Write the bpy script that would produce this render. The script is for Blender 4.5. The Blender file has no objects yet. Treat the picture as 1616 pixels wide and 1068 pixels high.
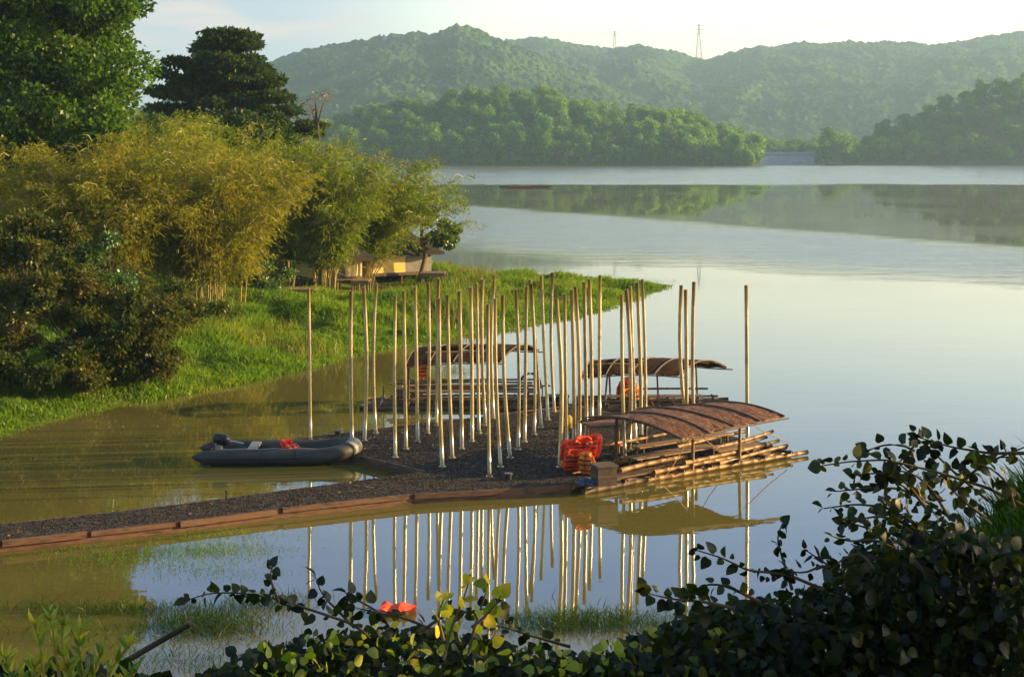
import bpy, math, numpy as np
from mathutils import Vector
R = math.radians
# ------------------------------------------------------------------ camera, sky, sun, exposure
CH = 7.76; F = 2500.0; YH = 238.0            # camera height above the water, focal length and horizon of the photograph (px)
scene = bpy.context.scene
cd = bpy.data.cameras.new('camera'); cam = bpy.data.objects.new('camera', cd); scene.collection.objects.link(cam)
cam.location = (0, 0, CH); cam.rotation_euler = (R(90), 0, 0)
cd.sensor_width = 36; cd.lens = 36*F/1616; cd.shift_y = -(534-YH)/1616; cd.clip_start = .1; cd.clip_end = 20000
scene.camera = cam
SUN_EL, SUN_AZ = 13.5, 82.0                  # elevation; bearing clockwise from the view direction
world = bpy.data.worlds.new('World'); scene.world = world; world.use_nodes = True
wn = world.node_tree.nodes; wl = world.node_tree.links; bg = wn['Background']
sky = wn.new('ShaderNodeTexSky'); sky.sky_type = 'NISHITA'; sky.sun_disc = False
sky.sun_elevation = R(SUN_EL); sky.sun_rotation = R(SUN_AZ); sky.dust_density = 1.2; sky.air_density = 1.0; sky.ozone_density = 2.5
tc = wn.new('ShaderNodeTexCoord'); sep = wn.new('ShaderNodeSeparateXYZ'); wl.new(tc.outputs['Generated'], sep.inputs[0])
def wmath(op, a, b=None, c=None, clamp=False):
    n = wn.new('ShaderNodeMath'); n.operation = op; n.use_clamp = clamp
    for i, v in enumerate((a, b, c)):
        if v is None: continue
        if isinstance(v, (int, float)): n.inputs[i].default_value = v
        else: wl.new(v, n.inputs[i])
    return n.outputs[0]
def wrange(v, a, b, c, d):
    n = wn.new('ShaderNodeMapRange'); n.interpolation_type = 'SMOOTHSTEP'; wl.new(v, n.inputs[0])
    for i, q in enumerate((a, b, c, d)): n.inputs[i+1].default_value = q
    return n.outputs[0]
# thin evening cloud: streaks low on the left, long soft veils higher up
mp = wn.new('ShaderNodeMapping'); wl.new(tc.outputs['Generated'], mp.inputs[0]); mp.inputs['Scale'].default_value = (5, 5, 26)
nz = wn.new('ShaderNodeTexNoise'); nz.inputs['Scale'].default_value = 1.6; nz.inputs['Detail'].default_value = 6; wl.new(mp.outputs[0], nz.inputs[0])
left = wrange(sep.outputs[0], .03, -.16, 0, 1)
low = wrange(sep.outputs[2], .13, .095, 0, 1)
bank = wmath('MULTIPLY', left, low)
tr_ = wn.new('ShaderNodeValToRGB'); wl.new(wrange(sep.outputs[2], 0, .5, 0, 1), tr_.inputs[0])   # warm near the horizon, deeper blue above
te = tr_.color_ramp.elements; te[0].color = (1.70, 1.27, 1.0, 1); te[1].color = (.52, 1.0, 1.58, 1); te[1].position = .55
for p_, c_ in ((.10, (1.70, 1.30, 1.04, 1)), (.30, (1.18, 1.13, 1.18, 1)), (.80, (1.0, .93, .80, 1)), (1.0, (1.0, .90, .74, 1))): e_ = te.new(p_); e_.color = c_
skt = wn.new('ShaderNodeMixRGB'); skt.blend_type = 'MULTIPLY'; skt.inputs[0].default_value = 1; wl.new(sky.outputs[0], skt.inputs[1]); wl.new(tr_.outputs[0], skt.inputs[2])
mixb = wn.new('ShaderNodeMixRGB'); mixb.inputs[2].default_value = (1.1, 1.45, 2.0, 1)
wl.new(wmath('MULTIPLY', bank, .8), mixb.inputs[0]); wl.new(skt.outputs[0], mixb.inputs[1])
cl = wmath('MULTIPLY', wrange(nz.outputs[0], .47, .62, 0, 1), wmath('MULTIPLY', wrange(sep.outputs[2], .055, .078, 0, 1), wrange(sep.outputs[2], .17, .10, 0, 1)))
mixc = wn.new('ShaderNodeMixRGB'); mixc.inputs[2].default_value = (2.7, 2.25, 2.05, 1)
wl.new(wmath('MULTIPLY', wmath('MULTIPLY', cl, wrange(sep.outputs[0], .10, -.10, .0, 1)), .85), mixc.inputs[0]); wl.new(mixb.outputs[0], mixc.inputs[1])
wl.new(mixc.outputs[0], bg.inputs[0]); bg.inputs[1].default_value = .12
sd = bpy.data.lights.new('sun', 'SUN'); sd.energy = 5.0; sd.angle = R(.6); sd.color = (1, .66, .26)
so = bpy.data.objects.new('sun', sd); scene.collection.objects.link(so)
sv = Vector((math.sin(R(SUN_AZ))*math.cos(R(SUN_EL)), math.cos(R(SUN_AZ))*math.cos(R(SUN_EL)), math.sin(R(SUN_EL))))
so.rotation_euler = sv.to_track_quat('Z', 'Y').to_euler(); so.location = (60, 40, 60)
scene.view_settings.view_transform = 'Standard'; scene.view_settings.look = 'None'; scene.view_settings.gamma = 1
scene.view_settings.exposure = 1.62
scene.cycles.max_bounces = 6; scene.cycles.transparent_max_bounces = 8; scene.cycles.volume_bounces = 0
# ------------------------------------------------------------------ helpers
C = scene.collection.objects
def at(x, y, z=0.0, D=None):                  # where a point of the photograph lies: at height z, or at depth D
    if D is None: D = (CH-z)*F/(y-YH); return np.array([(x-808)/F*D, D, z])
    return np.array([(x-808)/F*D, D, CH-(y-YH)/F*D])
def rng(s): return np.random.default_rng(s)
def hsh(ix, iy, iz, s):
    h = (ix.astype(np.int64)*374761393 + iy.astype(np.int64)*668265263 + iz.astype(np.int64)*2147483647 + s*974634777) & 0xffffffff
    h = ((h ^ (h >> 13))*1274126177) & 0xffffffff
    return ((h ^ (h >> 16)) & 0xffffff)/float(0xffffff)
def vnoise(x, y, z=None, s=0):
    x = np.asarray(x, float); y = np.asarray(y, float); z = np.zeros_like(x) if z is None else z
    xi, yi, zi = np.floor(x), np.floor(y), np.floor(z); fx, fy, fz = x-xi, y-yi, z-zi
    fx, fy, fz = [f*f*(3-2*f) for f in (fx, fy, fz)]; o = 0
    for a in (0, 1):
        for b in (0, 1):
            for c in (0, 1):
                w = (fx if a else 1-fx)*(fy if b else 1-fy)*(fz if c else 1-fz)
                o = o + w*hsh(xi+a, yi+b, zi+c, s)
    return o
def fbm(x, y, s=0, n=4):
    o = 0; a = .5
    for i in range(n): o = o + a*vnoise(x*2**i, y*2**i, None, s+i); a *= .5
    return o
class MB:
    def __init__(s): s.v = []; s.f = []; s.n = 0; s.a = []
    def add(s, v, f, val=None):
        v = np.asarray(v, float); s.v.append(v)
        s.f += [tuple(int(i)+s.n for i in q) for q in f]; s.n += len(v)
        s.a += [0.5 if val is None else val]*len(f)
        return s
    def box(s, c, d, rz=0, e=None, ry=0):
        x, y, z = [q/2 for q in d]
        v = np.array([[i*x, j*y, k*z] for i in (-1, 1) for j in (-1, 1) for k in (-1, 1)])
        if ry: ca, sa = math.cos(ry), math.sin(ry); v = v @ np.array([[ca, 0, -sa], [0, 1, 0], [sa, 0, ca]])
        ca, sa = math.cos(rz), math.sin(rz)
        v = v @ np.array([[ca, sa, 0], [-sa, ca, 0], [0, 0, 1]]) + np.array(c)
        return s.add(v, [(0, 1, 3, 2), (4, 6, 7, 5), (0, 4, 5, 1), (2, 3, 7, 6), (0, 2, 6, 4), (1, 5, 7, 3)])
    def tube(s, pts, r, k=8, cap=True):
        p = np.array(pts, float); n = len(p); r = np.full(n, r, float) if np.isscalar(r) else np.array(r, float)
        t = np.gradient(p, axis=0); t /= np.linalg.norm(t, axis=1)[:, None]+1e-9
        up = np.array([0, 0, 1.]) if abs(t[0][2]) < .9 else np.array([1., 0, 0])
        vs = []
        for i in range(n):
            a = np.cross(t[i], up); a /= np.linalg.norm(a)+1e-9; b = np.cross(t[i], a)
            for j in range(k):
                q = 2*math.pi*j/k; vs.append(p[i]+r[i]*(math.cos(q)*a+math.sin(q)*b))
        f = [(i*k+j, i*k+(j+1) % k, (i+1)*k+(j+1) % k, (i+1)*k+j) for i in range(n-1) for j in range(k)]
        if cap: f += [tuple(range(k)), tuple((n-1)*k+j for j in reversed(range(k)))]
        return s.add(vs, f)
    def ell(s, c, r, nu=14, nv=9, wob=0, seed=0):
        vs = []
        for i in range(nv+1):
            a = math.pi*i/nv
            for j in range(nu):
                b = 2*math.pi*j/nu
                d = np.array([math.sin(a)*math.cos(b), math.sin(a)*math.sin(b), math.cos(a)])
                k = 1+wob*(vnoise(np.array([d[0]*2+5]), np.array([d[1]*2+5]), np.array([d[2]*2+5]), seed)[0]-.5)
                vs.append(np.array(c)+d*np.array(r)*k)
        return s.add(vs, [(i*nu+j, i*nu+(j+1) % nu, (i+1)*nu+(j+1) % nu, (i+1)*nu+j) for i in range(nv) for j in range(nu)])
ORG = {}
def mkmesh(name, V, Fc, mat, smooth=False, attr=None):
    me = bpy.data.meshes.new(name)
    V = np.ascontiguousarray(V, dtype=np.float32)
    if isinstance(Fc, np.ndarray):
        n, k = Fc.shape
        me.vertices.add(len(V)); me.vertices.foreach_set('co', V.ravel())
        me.loops.add(n*k); me.loops.foreach_set('vertex_index', Fc.astype(np.int32).ravel())
        me.polygons.add(n); me.polygons.foreach_set('loop_start', np.arange(0, n*k, k, dtype=np.int32))
        me.update(calc_edges=True)
    else:
        me.from_pydata(V.tolist(), [], Fc)
    if attr is not None:
        a = me.attributes.new('v', 'FLOAT', 'FACE'); a.data.foreach_set('value', np.asarray(attr, dtype=np.float32))
    if smooth: me.polygons.foreach_set('use_smooth', np.ones(len(me.polygons), bool))
    me.materials.append(mat); return me
def tag(o, label=None, cat=None, group=None, kind=None):
    if label: o['label'] = label
    if cat: o['category'] = cat
    if group: o['group'] = group
    if kind: o['kind'] = kind
    return o
def thing(name, loc, label, cat, group=None):
    o = bpy.data.objects.new(name, None); o.location = tuple(float(q) for q in loc); o.empty_display_size = .3; C.link(o)
    ORG[o.name] = np.array(loc, float); return tag(o, label, cat, group)
def put(name, mb, mat, parent=None, loc=None, smooth=False, attr=None):   # one mesh object from world coordinates
    if isinstance(mb, MB): V = np.concatenate(mb.v); Fc = mb.f
    else: V, Fc = mb
    org = ORG[parent.name] if parent is not None else (np.zeros(3) if loc is None else np.array(loc, float))
    me = mkmesh(name, V-org, Fc, mat, smooth, attr)
    o = bpy.data.objects.new(name, me); C.link(o)
    if parent is not None: o.parent = parent
    else: o.location = tuple(float(q) for q in org)
    ORG[o.name] = org
    return o
# ------------------------------------------------------------------ materials
def newmat(name):
    m = bpy.data.materials.new(name); m.use_nodes = True; nt = m.node_tree; nt.nodes.clear()
    return m, nt, nt.nodes.new('ShaderNodeOutputMaterial')
def ramp(nt, stops):
    r = nt.nodes.new('ShaderNodeValToRGB'); e = r.color_ramp.elements
    while len(e) < len(stops): e.new(.5)
    for i, (p, c) in enumerate(stops): e[i].position = p; e[i].color = (*c, 1)
    return r
def surf(name, cols, scale=4, rough=.7, bump=.3, bscale=None, stretch=(1, 1, 1), detail=6, spec=.4, coat=0, bdist=.02):
    m, nt, out = newmat(name); N = nt.nodes; L = nt.links
    tcx = N.new('ShaderNodeNewGeometry'); mpp = N.new('ShaderNodeMapping'); mpp.inputs['Scale'].default_value = stretch; L.new(tcx.outputs['Position'], mpp.inputs[0])
    n = N.new('ShaderNodeTexNoise'); n.inputs['Scale'].default_value = scale; n.inputs['Detail'].default_value = detail; n.inputs['Roughness'].default_value = .65; L.new(mpp.outputs[0], n.inputs[0])
    k = len(cols); r = ramp(nt, [(.32+.36*i/max(1, k-1), c) for i, c in enumerate(cols)]); L.new(n.outputs[0], r.inputs[0])
    p = N.new('ShaderNodeBsdfPrincipled'); L.new(r.outputs[0], p.inputs['Base Color']); p.inputs['Roughness'].default_value = rough
    p.inputs['Specular IOR Level'].default_value = spec; p.inputs['Coat Weight'].default_value = coat; p.inputs['Coat Roughness'].default_value = .22
    if bump:
        n2 = N.new('ShaderNodeTexNoise'); n2.inputs['Scale'].default_value = bscale or scale*4; n2.inputs['Detail'].default_value = 5; L.new(mpp.outputs[0], n2.inputs[0])
        b = N.new('ShaderNodeBump'); b.inputs['Strength'].default_value = bump; b.inputs['Distance'].default_value = bdist; L.new(n2.outputs[0], b.inputs['Height']); L.new(b.outputs[0], p.inputs['Normal'])
    L.new(p.outputs[0], out.inputs[0]); return m
def leafmat(name, cols, trans=.45, gloss=.06, rough=.4, patch=0, pscale=.3, tcol=1.3, objrand=0):
    m, nt, out = newmat(name); N = nt.nodes; L = nt.links
    a = N.new('ShaderNodeAttribute'); a.attribute_name = 'v'
    src = a.outputs['Fac']
    if patch:
        g = N.new('ShaderNodeNewGeometry'); n = N.new('ShaderNodeTexNoise'); n.inputs['Scale'].default_value = pscale; n.inputs['Detail'].default_value = 3; L.new(g.outputs['Position'], n.inputs[0])
        mr = N.new('ShaderNodeMapRange'); mr.inputs[1].default_value = .3; mr.inputs[2].default_value = .7; L.new(n.outputs[0], mr.inputs[0])
        mx = N.new('ShaderNodeMix'); mx.inputs[0].default_value = patch; L.new(src, mx.inputs[2]); L.new(mr.outputs[0], mx.inputs[3]); src = mx.outputs[0]
    if objrand:
        oi = N.new('ShaderNodeObjectInfo'); mx = N.new('ShaderNodeMix'); mx.inputs[0].default_value = objrand; L.new(src, mx.inputs[2]); L.new(oi.outputs['Random'], mx.inputs[3]); src = mx.outputs[0]
    r = ramp(nt, [(i/max(1, len(cols)-1), c) for i, c in enumerate(cols)]); L.new(src, r.inputs[0])
    d = N.new('ShaderNodeBsdfDiffuse'); L.new(r.outputs[0], d.inputs[0])
    t = N.new('ShaderNodeBsdfTranslucent'); hs = N.new('ShaderNodeMixRGB'); hs.blend_type = 'MULTIPLY'; hs.inputs[0].default_value = 1; hs.inputs[2].default_value = (tcol*1.1, tcol*1.15, tcol*.55, 1)
    L.new(r.outputs[0], hs.inputs[1]); L.new(hs.outputs[0], t.inputs[0])
    mx = N.new('ShaderNodeMixShader'); mx.inputs[0].default_value = trans; L.new(d.outputs[0], mx.inputs[1]); L.new(t.outputs[0], mx.inputs[2])
    gl = N.new('ShaderNodeBsdfGlossy'); gl.inputs['Roughness'].default_value = rough; gl.inputs[0].default_value = (.9, .9, .9, 1)
    mg = N.new('ShaderNodeMixShader'); mg.inputs[0].default_value = gloss; L.new(mx.outputs[0], mg.inputs[1]); L.new(gl.outputs[0], mg.inputs[2])
    L.new(mg.outputs[0], out.inputs[0]); return m
M = dict(
 bark=surf('bark', [(.05, .035, .02), (.13, .09, .05)], 3, .9, .6, stretch=(1, 1, .3)),
 barkfar=surf('bark_far', [(.09, .07, .05), (.17, .14, .10)], .4, .9, 0),
 ground=surf('earth', [(.05, .045, .015), (.10, .08, .03), (.05, .07, .015)], .6, .95, .5),
 farsoil=surf('far_soil', [(.04, .05, .02), (.09, .08, .04)], .02, .95, 0),
 culm=surf('bamboo_culm', [(.12, .12, .02), (.30, .24, .06), (.20, .15, .05)], 2, .5, .1),
 bamboo=surf('cut_bamboo', [(.05, .025, .009), (.25, .14, .045), (.12, .06, .02)], 2.2, .5, .2, stretch=(1, 1, 1)),
 oldbamboo=surf('old_bamboo', [(.035, .022, .014), (.11, .07, .04), (.06, .04, .025)], 2.5, .7, .3),
 plank=surf('plank', [(.12, .07, .03), (.26, .16, .07)], 3, .7, .3, stretch=(.5, 6, 1)),
 thatch=surf('woven_roof', [(.045, .016, .008), (.19, .072, .028), (.075, .028, .012), (.25, .105, .042)], 3.4, .8, .7, bscale=14, stretch=(1, 1, 1), bdist=.04),
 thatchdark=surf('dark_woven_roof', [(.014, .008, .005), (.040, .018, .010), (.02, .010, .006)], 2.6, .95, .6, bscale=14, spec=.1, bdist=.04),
 thatchb=surf('woven_panel', [(.02, .014, .011), (.04, .028, .02)], 3, .9, .5, bscale=18),
 pole=surf('pvc', [(.26, .175, .045), (.45, .33, .10), (.34, .24, .07)], 1.6, .24, .03, stretch=(1, 1, .6), spec=1.0, coat=1),
 gravel=surf('gritty_mat', [(.012, .009, .007), (.032, .023, .017), (.07, .052, .038)], 9, .95, 1.0, bscale=22, detail=9, bdist=.04),
 rust=surf('edge_board', [(.025, .014, .009), (.14, .07, .035), (.06, .03, .018)], 1.6, .8, .35, stretch=(1, 1, 5)),
 rubber=surf('boat_rubber', [(.018, .017, .016), (.034, .032, .029)], 2, .6, .08, spec=.5),
 rubber2=surf('boat_rubber_pale', [(.20, .18, .14), (.28, .25, .20)], 2, .45, .05),
 black=surf('black_plastic', [(.008, .008, .009), (.02, .02, .02)], 5, .3, .05),
 grey=surf('grey_plastic', [(.25, .26, .28), (.35, .36, .38)], 5, .4, .05),
 red=surf('red_cloth', [(.75, .03, .010), (.92, .10, .02)], 6, .75, .5, bscale=14),
 orange=surf('orange_cloth', [(.80, .14, .015), (.95, .28, .03)], 6, .75, .5, bscale=14),
 yellow=surf('yellow_plastic', [(.55, .33, .04), (.65, .42, .06)], 5, .5, .1),
 blue=surf('blue_cloth', [(.02, .035, .08), (.06, .08, .13)], 6, .8, .4),
 boxw=surf('box_wood', [(.04, .025, .016), (.10, .06, .035)], 4, .7, .3),
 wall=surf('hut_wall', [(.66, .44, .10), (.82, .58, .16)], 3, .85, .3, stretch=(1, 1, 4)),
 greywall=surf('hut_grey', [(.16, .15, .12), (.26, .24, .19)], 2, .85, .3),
 curtain=surf('hut_curtain', [(.62, .52, .30), (.78, .68, .45)], 2, .85, .3),
 concrete=surf('weir_concrete', [(.20, .22, .27), (.30, .32, .38)], .05, .8, 0),
 weirface=surf('weir_face', [(.12, .14, .19), (.20, .22, .27)], .3, .5, 0),
 steel=surf('steel', [(.10, .10, .11), (.16, .16, .17)], .2, .6, 0),
)
def weather(m, lo, hi):
    nt = m.node_tree; N = nt.nodes; L = nt.links; p = [n for n in N if n.type == 'BSDF_PRINCIPLED'][0]; src = p.inputs['Base Color'].links[0].from_socket
    oi = N.new('ShaderNodeObjectInfo'); mr = N.new('ShaderNodeMapRange'); mr.inputs[3].default_value = lo; mr.inputs[4].default_value = hi; L.new(oi.outputs['Random'], mr.inputs[0])
    g = N.new('ShaderNodeNewGeometry'); mp_ = N.new('ShaderNodeMapping'); mp_.inputs['Scale'].default_value = (9, 9, 1.1); n = N.new('ShaderNodeTexNoise'); n.inputs['Scale'].default_value = 1; n.inputs['Detail'].default_value = 6; L.new(g.outputs['Position'], mp_.inputs[0]); L.new(mp_.outputs[0], n.inputs[0])
    m2 = N.new('ShaderNodeMapRange'); m2.inputs[1].default_value = .42; m2.inputs[2].default_value = .60; m2.inputs[3].default_value = .55; m2.inputs[4].default_value = 1.05; L.new(n.outputs[0], m2.inputs[0])
    mu = N.new('ShaderNodeMath'); mu.operation = 'MULTIPLY'; L.new(mr.outputs[0], mu.inputs[0]); L.new(m2.outputs[0], mu.inputs[1])
    v = N.new('ShaderNodeVectorMath'); v.operation = 'SCALE'; L.new(src, v.inputs[0]); L.new(mu.outputs[0], v.inputs['Scale']); L.new(v.outputs[0], p.inputs['Base Color'])
weather(M['pole'], .7, 1.25)
G = dict(
 big=leafmat('leaf_big_tree', [(.008, .022, .003), (.024, .062, .005), (.085, .17, .009), (.04, .08, .007)], .45, .015, patch=.3, pscale=.5),
 dark=leafmat('leaf_dark_tree', [(.012, .030, .012), (.03, .06, .014), (.07, .10, .015)], .35, .01, patch=.3, pscale=.4),
 bamb=leafmat('leaf_bamboo', [(.04, .085, .004), (.095, .16, .006), (.18, .20, .010), (.08, .15, .006)], .55, .015, patch=.5, pscale=.35),
 bambo=leafmat('leaf_bamboo_dry', [(.05, .09, .004), (.135, .165, .006), (.235, .19, .010), (.085, .135, .006)], .55, .015, patch=.5, pscale=.35),
 bush=leafmat('leaf_bush', [(.008, .020, .004), (.018, .040, .006), (.07, .09, .010), (.08, .07, .015), (.15, .04, .012)], .4, .015, patch=.25, pscale=1.2),
 fig=leafmat('leaf_fig', [(.03, .07, .008), (.06, .13, .012), (.10, .18, .014)], .4, .07),
 redl=leafmat('leaf_red', [(.16, .07, .04), (.22, .10, .05)], .4, .03),
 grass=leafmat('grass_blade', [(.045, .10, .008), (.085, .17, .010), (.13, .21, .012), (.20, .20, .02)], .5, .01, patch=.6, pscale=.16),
 grassn=leafmat('grass_near_shade_tint', [(.014, .036, .004), (.03, .065, .006), (.06, .10, .010)], .4, .01, patch=.4, pscale=.6),  # blade colour darkened to stand for shade by the near bank
 far=leafmat('leaf_far', [(.035, .085, .006), (.09, .19, .010), (.20, .34, .016)], .5, .0, objrand=.3),
 farr=leafmat('leaf_far_right', [(.03, .075, .008), (.065, .145, .010), (.14, .25, .014)], .5, .0, objrand=.3),
 near=leafmat('leaf_near_shade_tint', [(.003, .007, .0015), (.007, .016, .002), (.014, .030, .003), (.05, .055, .005)], .35, .025, rough=.45, tcol=1.5),  # foreground shade put into the colour: leaves kept near black
 nearb=leafmat('leaf_near_sun_tint', [(.09, .16, .008), (.20, .27, .012), (.36, .36, .02), (.50, .38, .025)], .5, .04, rough=.45),  # sunlight put into the colour of the lit foreground leaves
)
# ------------------------------------------------------------------ leaves
def unit(v): return v/(np.linalg.norm(v, axis=1)[:, None]+1e-9)
def quads(P, A, L, W, r):                     # one kite-shaped leaf per point
    n = len(P); A = unit(A); S = unit(np.cross(A, r.normal(size=(n, 3))))
    L = np.broadcast_to(L, (n,))[:, None]; W = np.broadcast_to(W, (n,))[:, None]
    V = np.stack([P, P+A*L*.45+S*W*.5, P+A*L, P+A*L*.45-S*W*.5], 1).reshape(-1, 3)
    return V, np.arange(4*n).reshape(n, 4)
TL = []                                       # ovate leaf with a folded midrib and a curling tip
for t, w in ((0, 0), (.06, .30), (.25, .50), (.5, .47), (.78, .26), (1, 0)):
    TL.append((t, w, .02-.20*t*t))
def ovate(P, A, Nn, L, r, wid=.62):
    n = len(P); A = unit(A); S = unit(np.cross(A, Nn)); U = np.cross(S, A)
    tv = []; fold = .16
    for t, w, z in TL: tv += [(t, 0, z), (t-(.06 if w == .30 else 0), w, z+fold*w), (t-(.06 if w == .30 else 0), -w, z+fold*w)]
    tv = np.array(tv); k = len(tv)
    curl = r.uniform(.3, 2.2, n); foldv = r.uniform(-.4, 2.2, n)
    L = np.broadcast_to(L, (n,)); wd = wid*r.uniform(.85, 1.15, n)
    zz = -.20*tv[:, 0][None]**2*curl[:, None]+np.abs(tv[:, 1])[None]*fold*foldv[:, None]
    V = P[:, None]+L[:, None, None]*(A[:, None]*tv[None, :, 0:1]+S[:, None]*(tv[None, :, 1:2]*wd[:, None, None]*1.5)+U[:, None]*zz[..., None])
    f = []
    for i in range(5):
        a, b = 3*i, 3*i+3
        f += [(a, b, b+1, a+1), (a, a+2, b+2, b)]
    f = np.array(f); Fc = (f[None]+(np.arange(n)*k)[:, None, None]).reshape(-1, 4)
    return V.reshape(-1, 3), Fc, len(f)
def clumpleaves(cl, n, r, shell=.35):         # points spread through ellipsoid clumps (c, radii), denser near the skin
    cl = np.array(cl); w = (cl[:, 3]*cl[:, 4]*cl[:, 5])**(2/3); idx = r.choice(len(cl), n, p=w/w.sum())
    d = unit(r.normal(size=(n, 3))); rad = 1-np.abs(r.normal(0, shell, n)); rad = np.clip(rad, .05, 1.12)+np.where(r.random(n) < .15, r.random(n)*shell, 0)
    P = cl[idx, :3]+d*rad[:, None]*cl[idx, 3:6]
    return P, d, idx
def tree_at(name, loc, label, cat, mat, clumps, nleaf, L, W, r, trunk=None, bark='bark', group=None, droop=-.25, trunk_r=.25, shell=.35):
    t = thing(name, loc, label, cat, group)
    P, d, idx = clumpleaves(clumps, nleaf, r, shell)
    A = d+r.normal(0, .7, (nleaf, 3)); A[:, 2] += droop
    V, Fc = quads(P, A, L*r.uniform(.6, 1.3, nleaf), W*r.uniform(.7, 1.3, nleaf), r)
    sv_ = r.uniform(0, .6, len(clumps))[idx]*.5+r.uniform(0, .7, nleaf)
    put('crown', (V, Fc), mat, t, attr=np.clip(sv_, 0, 1))
    mb = MB(); base = np.array(loc, float)
    top = np.mean(np.array(clumps)[:, :3], 0) if trunk is None else np.array(trunk)
    mid = (base+top)/2+np.array([.3, 0, 0])
    mb.tube([base-[0, 0, .3], mid, top], [trunk_r, trunk_r*.75, trunk_r*.4], 9)
    for c in np.array(clumps)[r.permutation(len(clumps))[:14]]:
        a = base+(top-base)*r.uniform(.5, .95); b = (a+c[:3])/2+[0, 0, .3]; mb.tube([a, b, c[:3]], [trunk_r*.35, trunk_r*.22, trunk_r*.08], 6)
    put('trunk', mb, M[bark], t, smooth=True)
    return t
# ------------------------------------------------------------------ water
def make_water():
    m, nt, out = newmat('lake_water'); N = nt.nodes; L = nt.links
    g = N.new('ShaderNodeNewGeometry'); sp = N.new('ShaderNodeSeparateXYZ'); L.new(g.outputs['Position'], sp.inputs[0])
    def mth(op, a, b=None, clamp=False):
        n = N.new('ShaderNodeMath'); n.operation = op; n.use_clamp = clamp
        for i, v in enumerate((a, b)):
            if v is None: continue
            if isinstance(v, (int, float)): n.inputs[i].default_value = v
            else: L.new(v, n.inputs[i])
        return n.outputs[0]
    def sm(v, a, b, c=0, d=1):
        n = N.new('ShaderNodeMapRange'); n.interpolation_type = 'SMOOTHSTEP'; L.new(v, n.inputs[0])
        for i, q in enumerate((a, b, c, d)): n.inputs[i+1].default_value = q
        return n.outputs[0]
    def noise(scale, st, det=3):
        mpn = N.new('ShaderNodeMapping'); mpn.inputs['Scale'].default_value = st; L.new(g.outputs['Position'], mpn.inputs[0])
        n = N.new('ShaderNodeTexNoise'); n.inputs['Scale'].default_value = scale; n.inputs['Detail'].default_value = det; L.new(mpn.outputs[0], n.inputs[0]); return n.outputs[0]
    Y = sp.outputs[1]; X = sp.outputs[0]
    wob = mth('MULTIPLY', mth('SUBTRACT', noise(.02, (1, 1, 1), 3), .5), 40)
    Yw = mth('ADD', Y, wob)
    # wind lane A: far, right across; lane B: middle, nearer and wider to the right
    laneA = mth('MULTIPLY', sm(Yw, 350, 372), sm(Yw, 880, 780))
    edgeB = mth('ADD', Y, mth('MULTIPLY', X, .95)); 
    laneB = mth('MULTIPLY', sm(mth('ADD', mth('ADD', Y, mth('MULTIPLY', wob, .12)), mth('MULTIPLY', X, 2.1)), 222, 196), sm(edgeB, 112, 142))
    wind = mth('MAXIMUM', laneA, laneB)
    near = sm(Y, 160, 60)
    small = mth('MULTIPLY', sm(noise(.06, (1, .5, 1), 3), .45, .62), .05)
    rough = mth('ADD', mth('ADD', mth('MULTIPLY', wind, .15), .018), mth('MULTIPLY', small, sm(Y, 40, 90)))
    p = N.new('ShaderNodeBsdfPrincipled'); p.inputs['IOR'].default_value = 1.34
    c = ramp(nt, [(.3, (.095, .082, .020)), (.7, (.135, .115, .030))]); L.new(noise(.15, (1, 1, 1), 4), c.inputs[0]); L.new(c.outputs[0], p.inputs['Base Color'])
    L.new(rough, p.inputs['Roughness'])
    b = N.new('ShaderNodeBump'); b.inputs['Distance'].default_value = .05
    h = mth('ADD', noise(1.6, (.5, 1.4, 1), 2), mth('MULTIPLY', noise(.35, (.6, 1.2, 1), 2), 2.2))
    L.new(h, b.inputs['Height']); L.new(mth('ADD', mth('MULTIPLY', near, .028), mth('MULTIPLY', wind, .9)), b.inputs['Strength']); L.new(b.outputs[0], p.inputs['Normal'])
    L.new(p.outputs[0], out.inputs[0]); return m
M['water'] = make_water()
w = MB().add([[-4500, -60, 0], [4500, -60, 0], [4500, 1050, 0], [-4500, 1050, 0]], [(0, 1, 2, 3)])
tag(put('water', w, M['water']), 'calm muddy lake', kind='structure')
w = MB().add([[-9000, -300, -1.5], [9000, -300, -1.5], [9000, 9000, -1.5], [-9000, 9000, -1.5]], [(0, 1, 2, 3)])
tag(put('ground', w, M['ground']), 'ground sheet', kind='structure')
# ------------------------------------------------------------------ left bank
SH = np.array([at(x, y)[:2] for x, y in [(-400, 735), (-120, 708), (0, 684), (60, 668), (110, 655), (160, 640), (215, 632), (300, 618), (400, 598), (470, 582), (540, 562), (600, 549), (700, 532), (760, 522), (860, 510), (940, 490), (1000, 468), (1046, 450), (1000, 444), (900, 441), (800, 436), (720, 430), (650, 415), (590, 395)]]
              + [[-22, 150], [-60, 260], [-190, 520], [-420, 780], [-900, 800], [-900, 20]])
def polydist(P, Q):                            # signed distance to a polygon, positive inside
    n = len(Q); d = np.full(len(P), 1e9); ins = np.zeros(len(P), bool)
    for i in range(n):
        a, b = Q[i], Q[(i+1) % n]; e = b-a; t = np.clip(((P-a)@e)/(e@e), 0, 1)
        d = np.minimum(d, np.linalg.norm(P-(a+t[:, None]*e), axis=1))
        c = (a[1] > P[:, 1]) != (b[1] > P[:, 1])
        xs = (b[0]-a[0])*(P[:, 1]-a[1])/(b[1]-a[1]+1e-12)+a[0]
        ins ^= c & (P[:, 0] < xs)
    return np.where(ins, d, -d)
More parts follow.
